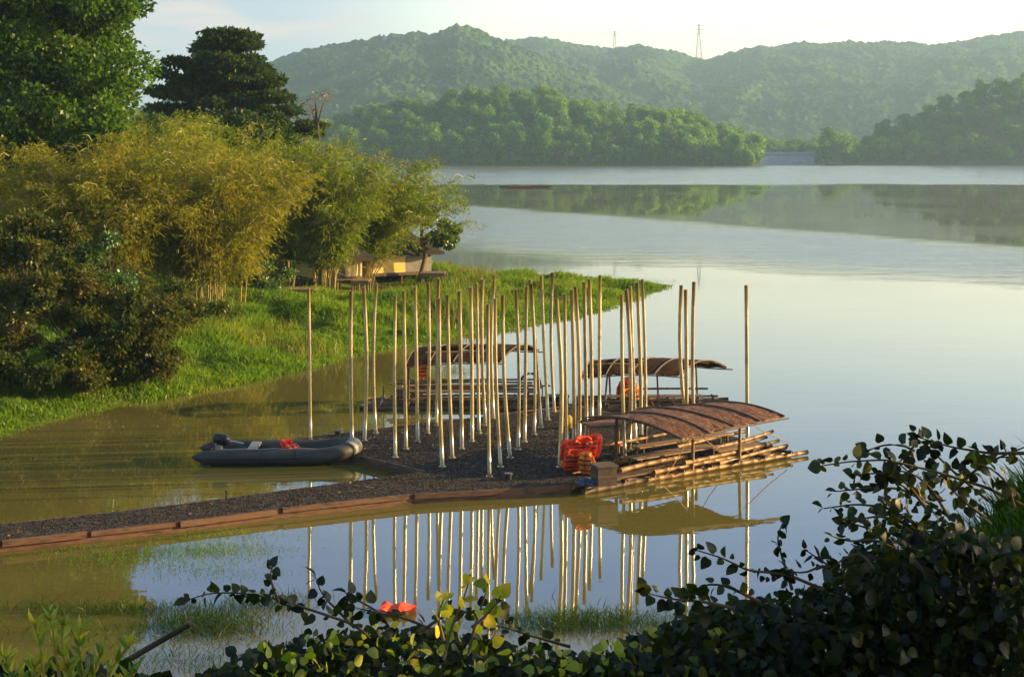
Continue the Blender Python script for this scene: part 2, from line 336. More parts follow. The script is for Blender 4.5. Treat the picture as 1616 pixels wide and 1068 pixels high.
def bank_h(X, Y):
    d = polydist(np.stack([X, Y], 1), SH)
    tip = np.clip((6-X)/14, .25, 1)
    dip = np.exp(-(((X+10)/6.0)**4+((Y-81)/4.5)**4))+np.exp(-(((X+7)/3.6)**4+((Y-87)/4.5)**4))
    h = np.clip(d, -3, 6)*.10*tip+np.clip(d-6, 0, 200)*.035
    return (h+np.clip(d, 0, 2)/2*((fbm(X*.35, Y*.35, 3)-.45)*.9))*(1-.85*np.clip(dip, 0, 1))-.02
def grid(name, x0, x1, y0, y1, nx, ny, hf, mat, smooth=True, **k):
    X, Y = np.meshgrid(np.linspace(x0, x1, nx), np.linspace(y0, y1, ny)); X = X.ravel(); Y = Y.ravel()
    V = np.stack([X, Y, hf(X, Y)], 1); i = np.arange(nx*ny).reshape(ny, nx)
    Fc = np.stack([i[:-1, :-1], i[:-1, 1:], i[1:, 1:], i[1:, :-1]], -1).reshape(-1, 4)
    return put(name, (V, Fc), mat, smooth=smooth)
tag(grid('left_bank', -60, 14, 30, 190, 220, 460, bank_h, M['ground']), kind='structure')
def far_left(X, Y): return np.clip(polydist(np.stack([X, Y], 1), SH), -20, 60)*.12-.1+np.clip((Y-185), -10, 0)*.3
tag(grid('left_shore', -900, 14, 186, 800, 80, 80, far_left, M['ground']), kind='structure')
def blades(P, h, wdt, r, lean=.35, segs=2):
    n = len(P); a = r.uniform(0, 2*math.pi, n); ln = r.normal(0, lean, (n, 2)); h = np.broadcast_to(h, (n,))
    s = np.stack([np.cos(a), np.sin(a), np.zeros(n)], 1)*np.broadcast_to(wdt, (n,))[:, None]*.5
    tip = P+np.stack([ln[:, 0]*h, ln[:, 1]*h, h*.95], 1); mid = P+np.stack([ln[:, 0]*h*.3, ln[:, 1]*h*.3, h*.55], 1)
    V = np.stack([P-s*.7, P+s*.7, mid+s, tip, mid-s], 1).reshape(-1, 3)
    i = np.arange(n)*5
    Fc = np.concatenate([np.stack([i, i+1, i+2, i+4], 1), np.stack([i+4, i+2, i+3, i+3], 1)])
    return V, Fc, n
def put_blades(name, P, h, wdt, mat, r, lean=.35, attr=None):
    n = len(P); a = r.uniform(0, 2*math.pi, n); ln = r.normal(0, lean, (n, 2)); h = np.broadcast_to(h, (n,))
    s = np.stack([np.cos(a), np.sin(a), np.zeros(n)], 1)*np.broadcast_to(wdt, (n,))[:, None]*.5
    tip = P+np.stack([ln[:, 0]*h, ln[:, 1]*h, h*.95], 1); mid = P+np.stack([ln[:, 0]*h*.3, ln[:, 1]*h*.3, h*.55], 1)
    V = np.stack([P, mid+s, tip, mid-s], 1).reshape(-1, 3)
    at_ = r.uniform(0, 1, n) if attr is None else attr
    return put(name, (V, np.arange(4*n).reshape(n, 4)), mat, attr=at_)
r = rng(11)
n = 420000; X = r.uniform(-24, 9.5, n); Y = 42+r.beta(1, 1.5, n)*75
d = polydist(np.stack([X, Y], 1), SH); lim = -.25-.5*r.random(n)**3
px = 808+X/Y*F; keep = (d > lim) & (d < 26) & (px > -60)
X, Y, d = X[keep], Y[keep], d[keep]
hutz = np.clip(np.exp(-(((X+10)/4.0)**4+((Y-82)/3.0)**4))+np.exp(-(((X+7)/3.6)**4+((Y-88)/3.5)**4)), 0, 1); Z = np.maximum(bank_h(X, Y), -.03); tuft = fbm(X*.55, Y*.38, 9, 3); hh = (.10+1.15*np.clip(tuft-.28, 0, 1)*r.uniform(.6, 1.3, len(X)))*np.clip(.5+d*.5, .4, 1)*(1-.75*hutz)
tag(put_blades('grass', np.stack([X, Y, Z], 1), hh*1.15, .035+.02*(Y/60), G['grass'], r), 'lush green grass on the left bank', 'grass', kind='stuff')
k = 26000; X = r.uniform(-18, 9, k); Y = r.uniform(47, 104, k); d = polydist(np.stack([X, Y], 1), SH); q_ = fbm(X*.3, Y*.22, 51, 3); kp = (d > .1) & (d < 14) & (q_ > .50); X, Y = X[kp], Y[kp]
tag(put_blades('tall_weeds', np.stack([X, Y, np.maximum(bank_h(X, Y), 0)], 1), r.uniform(.35, .95, len(X))*np.clip((7-X)/8, .3, 1), .035, leafmat('weed_blade', [(.05, .09, .01), (.13, .15, .02), (.22, .19, .04)], .5, .01), r, .3), 'taller yellowish weeds in patches on the left bank', 'weeds', kind='stuff')
# ------------------------------------------------------------------ far shores, hills
def prof(pts):
    p = np.array(pts, float); return lambda x: np.interp(x, p[:, 0], p[:, 1])
def hill(name, pts, D0, DR, D1, xa, xb, nx, ny, mat, canopy, seed, amp, label):
    pr = prof(pts)
    def hf(a, D):
        xp = a
        hr = (YH-pr(xp))/F*DR
        t = (D-D0)/(DR-D0); u = (D-DR)/(D1-DR)
        wig = (fbm(xp*.010+D*.0005, D*.0022, seed, 4)-.47)
        t2 = np.clip(t, 0, 1); s = t2**.85
        h = hr*np.where(t <= 1, s, 1-.6*np.clip(u, 0, 1)**1.2)+wig*amp*np.sin(np.pi*np.clip(t, 0, 1))**.8*2
        X = (xp-808)/F*D
        ridg = 1-np.abs(2*fbm(X*.006+D*.0015, D*.0018, seed+40, 4)-1); h = h+(ridg-.7)*amp*1.1*np.sin(np.pi*np.clip(t, 0, 1))
        c = vnoise(X/canopy, D/canopy, None, seed+7); c2 = vnoise(X/canopy*2.3, D/canopy*2.3, None, seed+8); c3 = vnoise(X/canopy*.35, D/canopy*.35, None, seed+9)
        return np.maximum(h, 0)+CH*0+(c*7+c2*4.5+c3*5-4.5)*np.clip(t*6, 0, 1)*canopy/9
    A, Dd = np.meshgrid(np.linspace(xa, xb, nx), np.linspace(D0, D1, ny)); A = A.ravel(); Dd = Dd.ravel()
    V = np.stack([(A-808)/F*Dd, Dd, hf(A, Dd)], 1); i = np.arange(nx*ny).reshape(ny, nx)
    Fc = np.stack([i[:-1, :-1], i[:-1, 1:], i[1:, 1:], i[1:, :-1]], -1).reshape(-1, 4)
    return tag(put(name, (V, Fc), mat, smooth=True), label, kind='structure')
M['hill'] = surf('hill_canopy', [(.005, .020, .006), (.012, .042, .009), (.045, .098, .014), (.016, .050, .009)], .010, .95, 1.0, bscale=.22, detail=12, bdist=5, spec=.1)
hill('hills', [(150, 190), (300, 140), (380, 112), (430, 90), (480, 72), (540, 64), (600, 52), (650, 46), (690, 46), (722, 32), (760, 43), (800, 60), (850, 80), (900, 100), (940, 116), (980, 138), (1020, 158), (1060, 176), (1130, 205), (1200, 225), (1300, 236)],
     1150, 1750, 2000, 150, 1300, 1100, 400, M['hill'], 7, 5, 9, 'wooded hill with a pointed summit')
hill('hills', [(500, 120), (700, 70), (790, 60), (820, 60), (850, 56), (900, 66), (960, 75), (1010, 67), (1050, 75), (1090, 89), (1115, 92), (1150, 82), (1200, 71), (1260, 65), (1330, 64), (1400, 63), (1470, 67), (1530, 60), (1580, 50), (1616, 46), (1750, 40), (2100, 60)],
     1500, 2500, 2900, 500, 2100, 1300, 420, M['hill'], 9, 21, 20, 'long wooded ridge behind')
FARC = prof([(300, 215), (500, 195), (540, 180), (570, 160), (620, 168), (660, 155), (700, 152), (740, 142), (800, 140), (860, 140), (900, 152), (950, 162), (1000, 172), (1050, 172), (1100, 182), (1130, 194), (1170, 208), (1200, 222), (1300, 226)])
RGT = prof([(1300, 256), (1345, 220), (1380, 200), (1430, 184), (1465, 172), (1485, 148), (1520, 134), (1560, 124), (1616, 120), (1700, 118), (1850, 150)])
def mound(fn, D0, depth, treeh):
    def hf(X, Y):
        xp = 808+X/Y*F; zt = (YH-fn(xp))/F*(D0+depth)+CH-treeh
        t = np.clip((Y-D0)/depth, 0, 1)
        return np.where(Y < D0, -.6, .25+np.clip(zt, 0, 99)*np.sin(t*math.pi/2)**.9)
    return hf
hc = mound(FARC, 822, 70, 11)
hr_ = mound(RGT, 955, 60, 12)
def farland(X, Y):
    xp = 808+X/Y*F
    return np.where(xp < 1190, hc(X, Y), -.8)
tag(grid('far_bank', -420, 200, 815, 960, 200, 50, farland, M['farsoil']), kind='structure')
tag(grid('far_bank', 185, 440, 950, 1060, 90, 40, hr_, M['farsoil']), kind='structure')
tag(grid('far_bank', -900, 900, 1040, 1500, 60, 20, lambda X, Y: .3+(Y-1040)*.012, M['farsoil']), kind='structure')
def far_tree_mesh(name, seed, H, Rr, nl, mat, L=1.0, low=.12):
    r = rng(seed); cl = []
    for i in range(16):
        u = r.uniform(low, .93); rr = Rr*math.sqrt(max(.05, 1-(max(0, u-.45)/.55)**2))*r.uniform(.25, .8); a = r.uniform(0, 6.28)
        cl.append((math.cos(a)*rr, math.sin(a)*rr, H*u*.9, Rr*r.uniform(.3, .5), Rr*r.uniform(.3, .5), H*r.uniform(.07, .14)))
    P, d, idx = clumpleaves(cl, nl, r, .3)
    A = d+r.normal(0, .6, (nl, 3)); V, Fc = quads(P, A, L*r.uniform(.7, 1.4, nl), L*.75, r)
    v = np.clip(r.uniform(0, .5, 16)[idx]+r.uniform(0, .5, nl), 0, 1)
    mb = MB(); mb.tube([(0, 0, -1), (.2, 0, H*.4), (0, 0, H*.75)], [.28, .2, .08], 6)
    V2 = np.concatenate([V, np.concatenate(mb.v)]); Fl = Fc.tolist()+[tuple(i+len(V) for i in q) for q in mb.f]
    me = mkmesh(name, V2, Fl, mat, attr=np.concatenate([v, np.zeros(len(mb.f))])); me.materials.append(M['barkfar'])
    for p in list(me.polygons)[len(Fc):]: p.material_index = 1
    return me
tm = [far_tree_mesh('far_tree', 100+i, h, q, 1500, G['far']) for i, (h, q) in enumerate([(12, 4.8), (14, 4.8), (10.5, 5.2), (13, 4.2), (9, 4.6), (11.5, 5.4)])]
tmr = [far_tree_mesh('headland_tree', 200+i, h, q, 1500, G['farr']) for i, (h, q) in enumerate([(12, 5.5), (14, 5.0), (10, 5.8), (9, 5)])]
def scatter(meshes, name, hf, spots, label, group, r, smin=.8, smax=1.25):
    for i, (X, Y) in enumerate(spots):
        o = bpy.data.objects.new(name, meshes[int(r.integers(len(meshes)))]); C.link(o)
        z = float(hf(np.array([X]), np.array([Y]))[0]); s = float(r.uniform(smin, smax))
        o.location = (float(X), float(Y), z-.2); o.rotation_euler = (0, 0, float(r.uniform(0, 6.28))); o.scale = (s, s, s*float(r.uniform(.9, 1.15)))
        tag(o, label(X, Y) if callable(label) else label, 'tree', group)
r = rng(5)
sp = []
for row, (D, step) in enumerate([(827, 6.4), (836, 7.0), (849, 7.6), (863, 8), (878, 8.4), (892, 8.6)]):
    x = (470-808)/F*D
    while x < (1195-808)/F*D:
        sp.append((x+r.uniform(-1.5, 1.5), D+r.uniform(-3.5, 3.5))); x += step*r.uniform(.75, 1.25)
sp = [s for s in sp if FARC(808+s[0]/s[1]*F) < 215 or s[1] < 850][:262]
def clab(X, Y):
    xp = 808+X/Y*F
    row = 'waterline' if Y < 832 else ('crest' if Y > 870 else 'slope')
    a = 'left end' if xp < 640 else ('high left half' if xp < 820 else ('high right half' if xp < 960 else ('low right half' if xp < 1090 else 'right tip')))
    return {'waterline': 'leafy tree at the waterline', 'crest': 'bright topped tree on the crest', 'slope': 'dense green tree on the slope'}[row]+' of the middle headland wood, '+a
scatter(tm, 'far_tree', hc, sp, clab, 'trees of the wood on the middle headland', r, .8, 1.2)
sp = []
for row, (D, step) in enumerate([(958, 8), (968, 9), (980, 10), (994, 10), (1008, 10)]):
    x = (1345+row*14-808)/F*D
    while x < (1760-808)/F*D:
        sp.append((x+r.uniform(-2, 2), D+r.uniform(-3.5, 3.5))); x += step*r.uniform(.75, 1.25)
def rlab(X, Y): return ('tree low on the right headland beside the water' if Y < 972 else ('tree halfway up the wooded right headland' if Y < 1000 else 'tree along the top of the wooded right headland'))+(', left part' if 808+X/Y*F < 1480 else ', right part')
scatter(tmr, 'headland_tree', hr_, sp, rlab, 'trees of the wood on the right headland', r, .85, 1.2)
sp = [(x+r.uniform(-1, 1), 822.5+r.uniform(-.8, 1.5)) for x in np.arange((640-808)/F*823, (1188-808)/F*823, 4.6)]
scatter(tm, 'shore_shrub', hc, sp, 'low shrub at the water line under the middle headland wood', 'shrubs along the foot of the middle wood', r, .42, .66)
sp = [(x+r.uniform(-1, 1), 956+r.uniform(-.8, 1.5)) for x in np.arange((1335-808)/F*955, (1730-808)/F*955, 6.5)]
scatter(tmr, 'shore_shrub', hr_, sp, 'low shrub at the water line under the right headland wood', 'shrubs along the foot of the right wood', r, .45, .7)
# low trees behind the weir, the lone tree beside it and the emergent tree left of it
sp = [((px_-808)/F*(1062+(i % 3)*12), 1062+(i % 3)*12) for i, px_ in enumerate(range(1150, 1400, 11))]
scatter(tm, 'valley_tree', lambda X, Y: X*0+.3, sp, 'hazy low tree in the line behind the weir', 'low trees behind the weir', r, 1.05, 1.6)
for px_, py_, D, s, lab in ((1320, 258, 950, 1.95, 'lone dark round tree at the left tip of the right headland beside the weir'), (1300, 258, 952, .9, 'small tree leaning over the right end of the weir'), (1343, 258, 954, 1.0, 'smaller tree just right of the lone dark tree'), (1153, 258, 880, 1.7, 'flat topped tree standing above the right tip of the middle wood'), (880, 262, 824, .75, 'brownish rounded shrub at the water in front of the middle wood')):
    o = bpy.data.objects.new('shore_tree', tmr[0] if s != .75 else far_tree_mesh('shore_shrub', 77, 9, 6.5, 1500, leafmat('leaf_brownish', [(.07, .06, .03), (.12, .10, .04), (.10, .11, .04)], .4, .02))); C.link(o)
    X = (px_-808)/F*D; o.location = (X, D, .2); o.scale = (s, s, s*1.0); tag(o, lab, 'tree')
# weir
t = thing('weir', at(1240, 0, D=962)*[1, 1, 0], 'long low bluish weir closing the far end of the lake', 'weir')
xa, xb = (1172-808)/F*962, (1312-808)/F*962
put('spillway', MB().add([[xa, 955, -.5], [xb, 955, -.5], [xb, 964, 5.6], [xa+8, 964, 5.6], [xa, 976, -.5], [xb, 976, -.5]], [(0, 1, 2, 3), (3, 2, 5, 4), (0, 3, 4), (1, 5, 2)]), M['weirface'], t)
put('crest', MB().box(((xa+xb)/2+4, 965, 6.3), (xb-xa-8, 3, 1.3)), M['concrete'], t)
mb = MB()
for i in range(5): mb.box((xa+12+i*10, 964, 7.2), (.5, .5, .9))
put('marker_post', mb, M['concrete'], t)
mb = MB(); r = rng(3)
for i in range(7): mb.ell(((1252+i*4-808)/F*945, 945+r.uniform(-1, 1), .2), (.55, .5, .5))
tag(put('buoy_line', mb, M['rust'], loc=at(1265, 0, D=945)*[1, 1, 0]), 'short string of reddish floats in front of the weir', 'buoys')
# pylons
def pylon(x, ytop, ybase, D, label, wd):
    zb = CH-(ybase-YH)/F*D; zt = CH-(ytop-YH)/F*D; X = (x-808)/F*D; h = zt-zb
    t = thing('pylon', (X, D, zb-6), label, 'pylon', 'power pylons on the ridge'); mb = MB()
    def corner(q, k): u = (1-q)**1.3*wd*.8+wd*.12; return (X+(u if k in (0, 1) else -u), D+(u if k in (0, 3) else -u), zb-6+(h+6)*q)
    for k in range(4): mb.tube([corner(q, k) for q in np.linspace(0, 1, 8)], .32, 4)
    qs = np.linspace(0, 1, 9)
    for i in range(8):
        for k in range(4): mb.tube([corner(qs[i], k), corner(qs[i+1], (k+1) % 4)], .13, 3); mb.tube([corner(qs[i+1], k), corner(qs[i], (k+1) % 4)], .13, 3)
    put('lattice', mb, M['steel'], t)
    for q in (.70, .82, .94):
        put('crossarm', MB().tube([(X-wd*1.5, D, zb+h*q), (X, D, zb+h*q+1.2), (X+wd*1.5, D, zb+h*q)], [.2, .5, .2], 4), M['steel'], t)
pylon(1103, 38, 90, 2480, 'taller power pylon standing in the dip of the ridge', 5.5)
pylon(970, 49, 76, 2600, 'smaller faint power pylon left of the dip in the ridge', 3.6)
for k, (dy, y2) in enumerate([(40, 30), (44, 38), (48, 16)]):
    a = at(1103, dy, D=2480); b = at(1900, y2-34, D=2300); pts = [a+(b-a)*q-[0, 0, 9*math.sin(math.pi*q)] for q in np.linspace(0, 1, 24)]
    tag(put('power_line', MB().tube(pts, .13, 3, False), M['steel'], loc=a), ['lowest faint power line running right from the tall pylon', 'middle faint power line running right from the tall pylon', 'highest faint power line running right from the tall pylon'][[2, 1, 0][k] if k else 2] if False else ('upper', 'middle', 'steepest')[k]+' faint power line running right from the tall pylon', 'power line', 'power lines from the tall pylon')
# driftwood mat on the far water
mb = MB(); r = rng(8); c0 = at(826, 296)
for i in range(40):
    a = r.uniform(-.3, .3); l = r.uniform(.8, 2.6); p = c0+[r.normal(0, 1.7), r.normal(0, 2.0), r.uniform(.02, .35)]
    mb.tube([p-[l*math.cos(a), l*math.sin(a), 0], p+[l*math.cos(a), l*math.sin(a), r.uniform(-.1, .2)]], r.uniform(.08, .16), 5)
tag(put('driftwood', mb, M['rust'], loc=c0), 'brown mat of driftwood floating far out on the lake', 'driftwood')
# ------------------------------------------------------------------ trees of the left bank
r = rng(21)
def cloud(c, rad, n, cr, r, flat=1.0, bottom=-1):
    out = []
    while len(out) < n:
        d = r.normal(size=3); d /= np.linalg.norm(d); q = r.uniform(.35, 1)**.5
        if d[2]*q < bottom: continue
        p = np.array(c)+d*q*np.array(rad); k = cr*r.uniform(.6, 1.25); out.append((*p, k, k, k*flat*r.uniform(.7, 1)))
    return out
cl = cloud((-27, 80, 13.6), (8.0, 5.0, 8.5), 150, 1.6, r, .8)+cloud((-20.0, 78, 13.0), (1.6, 3, 4.6), 26, .8, r, .8)+cloud((-22.5, 76, 8.6), (4, 3, 2.6), 34, 1.1, r, .8)+cloud((-25, 80, 12), (5, 3, 6), 40, 1.8, r, .8)
tree_at('broadleaf_tree', (-26.5, 81, 1.2), 'huge dense green tree filling the top left corner', 'tree', G['big'], cl, 190000, .27, .17, r, trunk=(-26, 80, 12), trunk_r=.6)
cl = []
for i in range(95):                            # flat tiers of a spreading dark tree
    u = r.uniform(0, 1)**.8; zc = 9.2+u*7.0; wdt = 6.0*(1-.80*u); a = r.uniform(0, 6.28); q = r.uniform(.2, 1)**.6
    cl.append((-19.2-.6*u+math.cos(a)*wdt*q, 110+math.sin(a)*wdt*.8*q, zc-.25*q*2, r.uniform(.8, 1.5), r.uniform(.8, 1.4), r.uniform(.18, .34)))
for xx, zz in ((-24.0, 13.1), (-23.4, 11.9), (-24.2, 10.6), (-23.0, 13.9), (-22.6, 12.6), (-24.2, 11.9)): cl.append((xx, 109, zz, 1.1, 1, .28))
tree_at('spreading_tree', (-19.3, 110, 1.6), 'dark spreading tree with flat tiers of foliage behind the bamboo', 'tree', G['dark'], cl, 42000, .34, .2, r, trunk=(-19.5, 110, 14), trunk_r=.45)
cl = [(*at(x, y, D=108), .45, .5, .35) for x, y in ((497, 150), (512, 156), (485, 162), (502, 172), (516, 148), (490, 176), (508, 184))]
tree_at('sparse_tree', at(498, 300, D=108), 'small sparse tree with reddish leaves right of the dark tree', 'tree', G['redl'], cl, 110, .22, .12, r, trunk=at(498, 165, D=108), trunk_r=.1)
cl = cloud((-17.2, 104, 8.3), (3.4, 3, 1.8), 18, 1.1, r, .7)+cloud((-21, 100, 8), (3.5, 2.5, 1.8), 16, 1.1, r, .7)
tree_at('undergrowth_tree', (-18.5, 104, 1.5), 'low bushy tree at the foot of the dark spreading tree', 'tree', G['dark'], cl, 26000, .3, .18, r, trunk_r=.25)
def bamboo(px_, D, H, rad, nc, nl, mat, label, seed, lean=(0, 0), wl_=1.0, low=.9, bs=1.0):
    r = rng(seed); X0 = (px_-808)/F*D; z0 = float(bank_h(np.array([X0]), np.array([float(D)]))[0])
    t = thing('bamboo_clump', (X0, D, z0), label, 'bamboo', 'bamboo clumps on the left bank')
    culms = MB(); tw = MB(); P = []; A = []
    for i in range(nc):
        a = r.uniform(0, 6.28); b0 = np.array([X0+math.cos(a)*r.uniform(.1, 1.2)*bs, D+math.sin(a)*r.uniform(.1, 1.0)*bs, z0-.1])
        out = r.uniform(.15, 1)**.7*rad; h = H*r.uniform(.62, 1.02)*(1-.22*(out/rad)**2)
        e = np.array([math.cos(a)*out+lean[0], math.sin(a)*out*.8+lean[1], 0])
        qs = np.linspace(0, 1, 12); pts = np.array([b0+e*q**2.1+np.array([0, 0, h*(q-.16*q**4)/.84]) for q in qs])
        if i < 46: culms.tube(pts[::2], [.036, .034, .030, .024, .018, .01], 5, False)
        for j in range(int(nl/nc/9)):
            q = r.uniform(.22, 1); p = b0+e*q**2.1+np.array([0, 0, h*(q-.16*q**4)/.84])
            bd = np.array([r.normal(), r.normal(), r.uniform(-.1, .8)]); bd /= np.linalg.norm(bd); L = r.uniform(.4, 1.5)*(1.15-q*.45)
            qq = r.uniform(.2, 1, 9); drp = np.zeros((9, 3)); drp[:, 2] = -qq**2*L*.4
            P.append(p+bd*L*qq[:, None]+drp+r.normal(0, .07, (9, 3))); dd = np.tile(bd, (9, 1)); dd[:, 2] -= .8; A.append(dd+r.normal(0, .55, (9, 3)))
            if j % 5 == 0: tw.tube([p, p+bd*L*.55, p+bd*L+[0, 0, -L*.35]], [.016, .012, .006], 3, False)
    P = np.concatenate(P); A = np.concatenate(A); n = len(P)
    keep = P[:, 2] > z0+low+r.normal(0, .25, n); P = P[keep]; A = A[keep]; n = len(P)
    V, Fc = quads(P, A, r.uniform(.16, .34, n)*wl_, .042*wl_, r)
    put('foliage', (V, Fc), mat, t, attr=r.uniform(0, 1, n)); put('culms', culms, M['culm'], t); put('twigs', tw, M['culm'], t)
bamboo(330, 71, 8.6, 4.4, 90, 64000, G['bambo'], 'golden bamboo clump with bare stems above the grass, left of the huts', 31, bs=1.7)
bamboo(160, 68, 8.0, 4.6, 80, 62000, G['bambo'], 'ochre bamboo clump behind the dark bush, leftmost', 32)
bamboo(255, 80, 9.0, 4.6, 60, 46000, G['bamb'], 'tall green bamboo clump under the huge tree', 33)
bamboo(430, 86, 8.8, 4.4, 60, 44000, G['bamb'], 'green bamboo clump behind the left hut roof', 34, low=1.8)
bamboo(514, 81.5, 8.6, 4.2, 70, 56000, G['bamb'], 'arching yellow green bamboo clump between the two huts', 35, low=2.0, bs=.4)
bamboo(572, 87, 7.6, 4.0, 70, 50000, G['bamb'], 'feathery bamboo clump leaning out over the water, rightmost', 36, lean=(2.2, 0), low=2.05, bs=.45)
bamboo(262, 94, 10.0, 3.6, 40, 34000, G['bamb'], 'tall thin topped bamboo clump between the huge tree and the dark spreading tree', 38)
bamboo(20, 74, 8.0, 4.5, 50, 36000, G['bambo'], 'brownish bamboo clump at the left edge under the huge tree', 37)
cl = cloud(at(700, 368, D=90), (.75, .8, .8), 12, .38, r, .8)+cloud(at(680, 350, D=90), (.7, .8, .5), 6, .35, r, .8)
tree_at('fig_tree', at(662, 436, D=90), 'small bright leafed tree with a sunlit orange trunk at the right end of the huts', 'tree', G['fig'], cl, 5200, .17, .12, r, trunk=at(664, 372, D=90), trunk_r=.16, bark='bark')
# bushes on the left
def bush(name, cen, rad, n, mat, label, seed, L=.17, W=.10, k=26, cr=.6, group=None, bottom=-.5):
    r = rng(seed); cl = cloud(cen, rad, k, cr, r, .85, bottom)
    return tree_at(name, (cen[0], cen[1], cen[2]-rad[2]*.8), label, 'bush', mat, cl, n, L, W, r, trunk=(cen[0], cen[1], cen[2]), trunk_r=.07, group=group, shell=.75)
bush('bush', (-14.0, 50.2, 1.9), (3.4, 1.8, 2.3), 48000, G['bush'], 'dark bush with reddish leaves at the water, lower left', 41, .15, .085, 70, .45)
bush('bush', (-16.6, 54, 3.2), (3.0, 2, 2.4), 34000, G['bush'], 'tall dark bush rising at the left edge under the bamboo', 42, .16, .09, 60, .5)
bush('bush', (-14.6, 47.9, .95), (2.0, .9, .9), 15000, G['bush'], 'low reddish skirt of shrub touching the water in front of the dark bush', 48, .14, .08, 26, .36)
bush('bush', (-11.9, 50.6, 1.0), (1.3, 1.0, 1.0), 9000, G['bush'], 'rounded dark shrub at the right foot of the dark bush', 49, .14, .08, 18, .36)
bush('bush', (-14.0, 55.2, 2.9), (1.0, 1.1, 2.0), 9000, G['fig'], 'climber covered green column behind the dark bush', 43, .15, .1, 14, .45)
bush('bush', (-13.3, 60, 1.6), (2.3, 1.4, 1.0), 11000, G['bush'], 'brownish low bush at the foot of the ochre bamboo', 44, .15, .08, 18, .5)
bush('bush', (-17.5, 63, 2.2), (4, 1.5, 1.8), 12000, G['bush'], 'dark thicket behind the tall bush at the left edge', 45, .2, .12, 24, .8)
bush('bush', at(428, 462, D=76)+[0, 0, .3], (1.1, .8, .9), 4500, G['fig'], 'small green shrub left of the lower deck', 46, .14, .09, 9, .4)
bush('bush', at(250, 530, D=62)+[0, 0, .1], (1.6, 1, .55), 5000, G['bush'], 'olive shrub in the grass right of the dark bush', 47, .13, .07, 12, .35)
# ------------------------------------------------------------------ huts
def hut(x0, x1, ytop, ybot, D, label, split, curtain=None):
    a = at(x0, ybot, D=D); b = at(x1, ytop, D=D); w_ = b[0]-a[0]; h = b[2]-a[2]; cx = (a[0]+b[0])/2; dp = 2.6
    t = thing('hut', (cx, D+dp/2, a[2]-.6), label, 'hut', 'huts on stilts under the bamboo'); t.rotation_euler = (0, 0, R(30))
    put('floor', MB().box((cx, D+dp/2, a[2]-.09), (w_+.25, dp+.2, .16)), M['oldbamboo'], t)
    xs = a[0]+w_*split
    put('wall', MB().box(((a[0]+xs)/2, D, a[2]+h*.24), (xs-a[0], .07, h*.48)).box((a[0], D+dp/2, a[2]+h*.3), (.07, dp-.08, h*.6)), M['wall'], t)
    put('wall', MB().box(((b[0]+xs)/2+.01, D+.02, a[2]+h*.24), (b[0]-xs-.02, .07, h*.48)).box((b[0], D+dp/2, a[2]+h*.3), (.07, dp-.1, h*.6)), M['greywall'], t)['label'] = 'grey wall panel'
    for i in range(2):
        for j in range(3):
            px2 = a[0]+.05+(w_-.1)*j/2; py2 = D+(.06 if i == 0 else dp-.06)
            put('post', MB().tube([(px2, py2, a[2]-1.0), (px2, py2, a[2]+h*.58)], .055, 7), M['bamboo'], t)
    zr = a[2]+h*.60; V = [[a[0]-.5, D-.7, zr], [b[0]+.5, D-.7, zr], [b[0]+.5, D+dp+.7, zr], [a[0]-.5, D+dp+.7, zr], [cx-w_*.22, D+dp/2, zr+1.25], [cx+w_*.22, D+dp/2, zr+1.25]]
    V += [[p[0], p[1], p[2]-.14] for p in V[:4]]
    put('roof', MB().add(V, [(0, 1, 5, 4), (1, 2, 5), (2, 3, 4, 5), (3, 0, 4), (0, 6, 7, 1), (1, 7, 8, 2), (2, 8, 9, 3), (3, 9, 6, 0), (9, 8, 7, 6)]), M['thatchb'], t)
    if curtain:
        c0, c1 = at(curtain[0], ybot, D=D-.25), at(curtain[1], ytop+18, D=D-.25); mb = MB(); k = 14
        for sgn in (0, 1):
            V = []
            for i in range(k+1):
                for z, pinch in ((0, .95), (.5, .8), (1, 1)):
                    q = i/k*.5; q = (q*pinch) if not sgn else 1-q*pinch
                    V.append([c0[0]+(c1[0]-c0[0])*q, c0[1]+.07*math.sin(i*1.8), c0[2]+(c1[2]-c0[2])*z])
            mb.add(V, [(3*i+j, 3*i+3+j, 3*i+4+j, 3*i+1+j) for i in range(k) for j in (0, 1)])
        put('curtain', mb, M['curtain'], t)
    return t
hut(474, 552, 388, 438, 83.5, 'left hut with yellow wall and pale tied curtains under the bamboo', .45, (521, 551))
hut(564, 668, 378, 430, 90, 'right hut with yellow and grey wall panels near the water', .55)
def deck(x0, x1, y, D, label, dep=1.6):
    a = at(x0, y, D=D); b = at(x1, y, D=D); cx = (a[0]+b[0])/2
    t = thing('deck', (cx, D, a[2]-.8), label, 'deck', 'wooden landings by the huts'); mb = MB(); n = 9
    for i in range(n): mb.box((a[0]+(b[0]-a[0])*(i+.5)/n, D+dep/2, a[2]), ((b[0]-a[0])/n-.02, dep, .06))
    put('boards', mb, M['plank'], t)
    for fy in (D+.05, D+dep-.06): put('frame', MB().box((cx, fy, a[2]-.10), (b[0]-a[0]-.02, .07, .12)), M['plank'], t)
    for sx in (a[0]+.08, b[0]-.08):
        for sy in (D+.14, D+dep-.16): put('leg', MB().tube([(sx, sy, a[2]-1.1), (sx, sy, a[2]-.04)], .045, 7), M['oldbamboo'], t)
deck(440, 497, 458, 75, 'tan wooden deck on stilts at the foot of the bamboo, leftmost landing')
deck(553, 582, 444, 82, 'small landing board in front of the curtained hut')
deck(662, 702, 432, 88, 'narrow landing board at the right end of the right hut')
t = thing('fence', at(442, 462, D=76.5), 'short leaning fence of sunlit stakes behind the leftmost deck', 'fence')
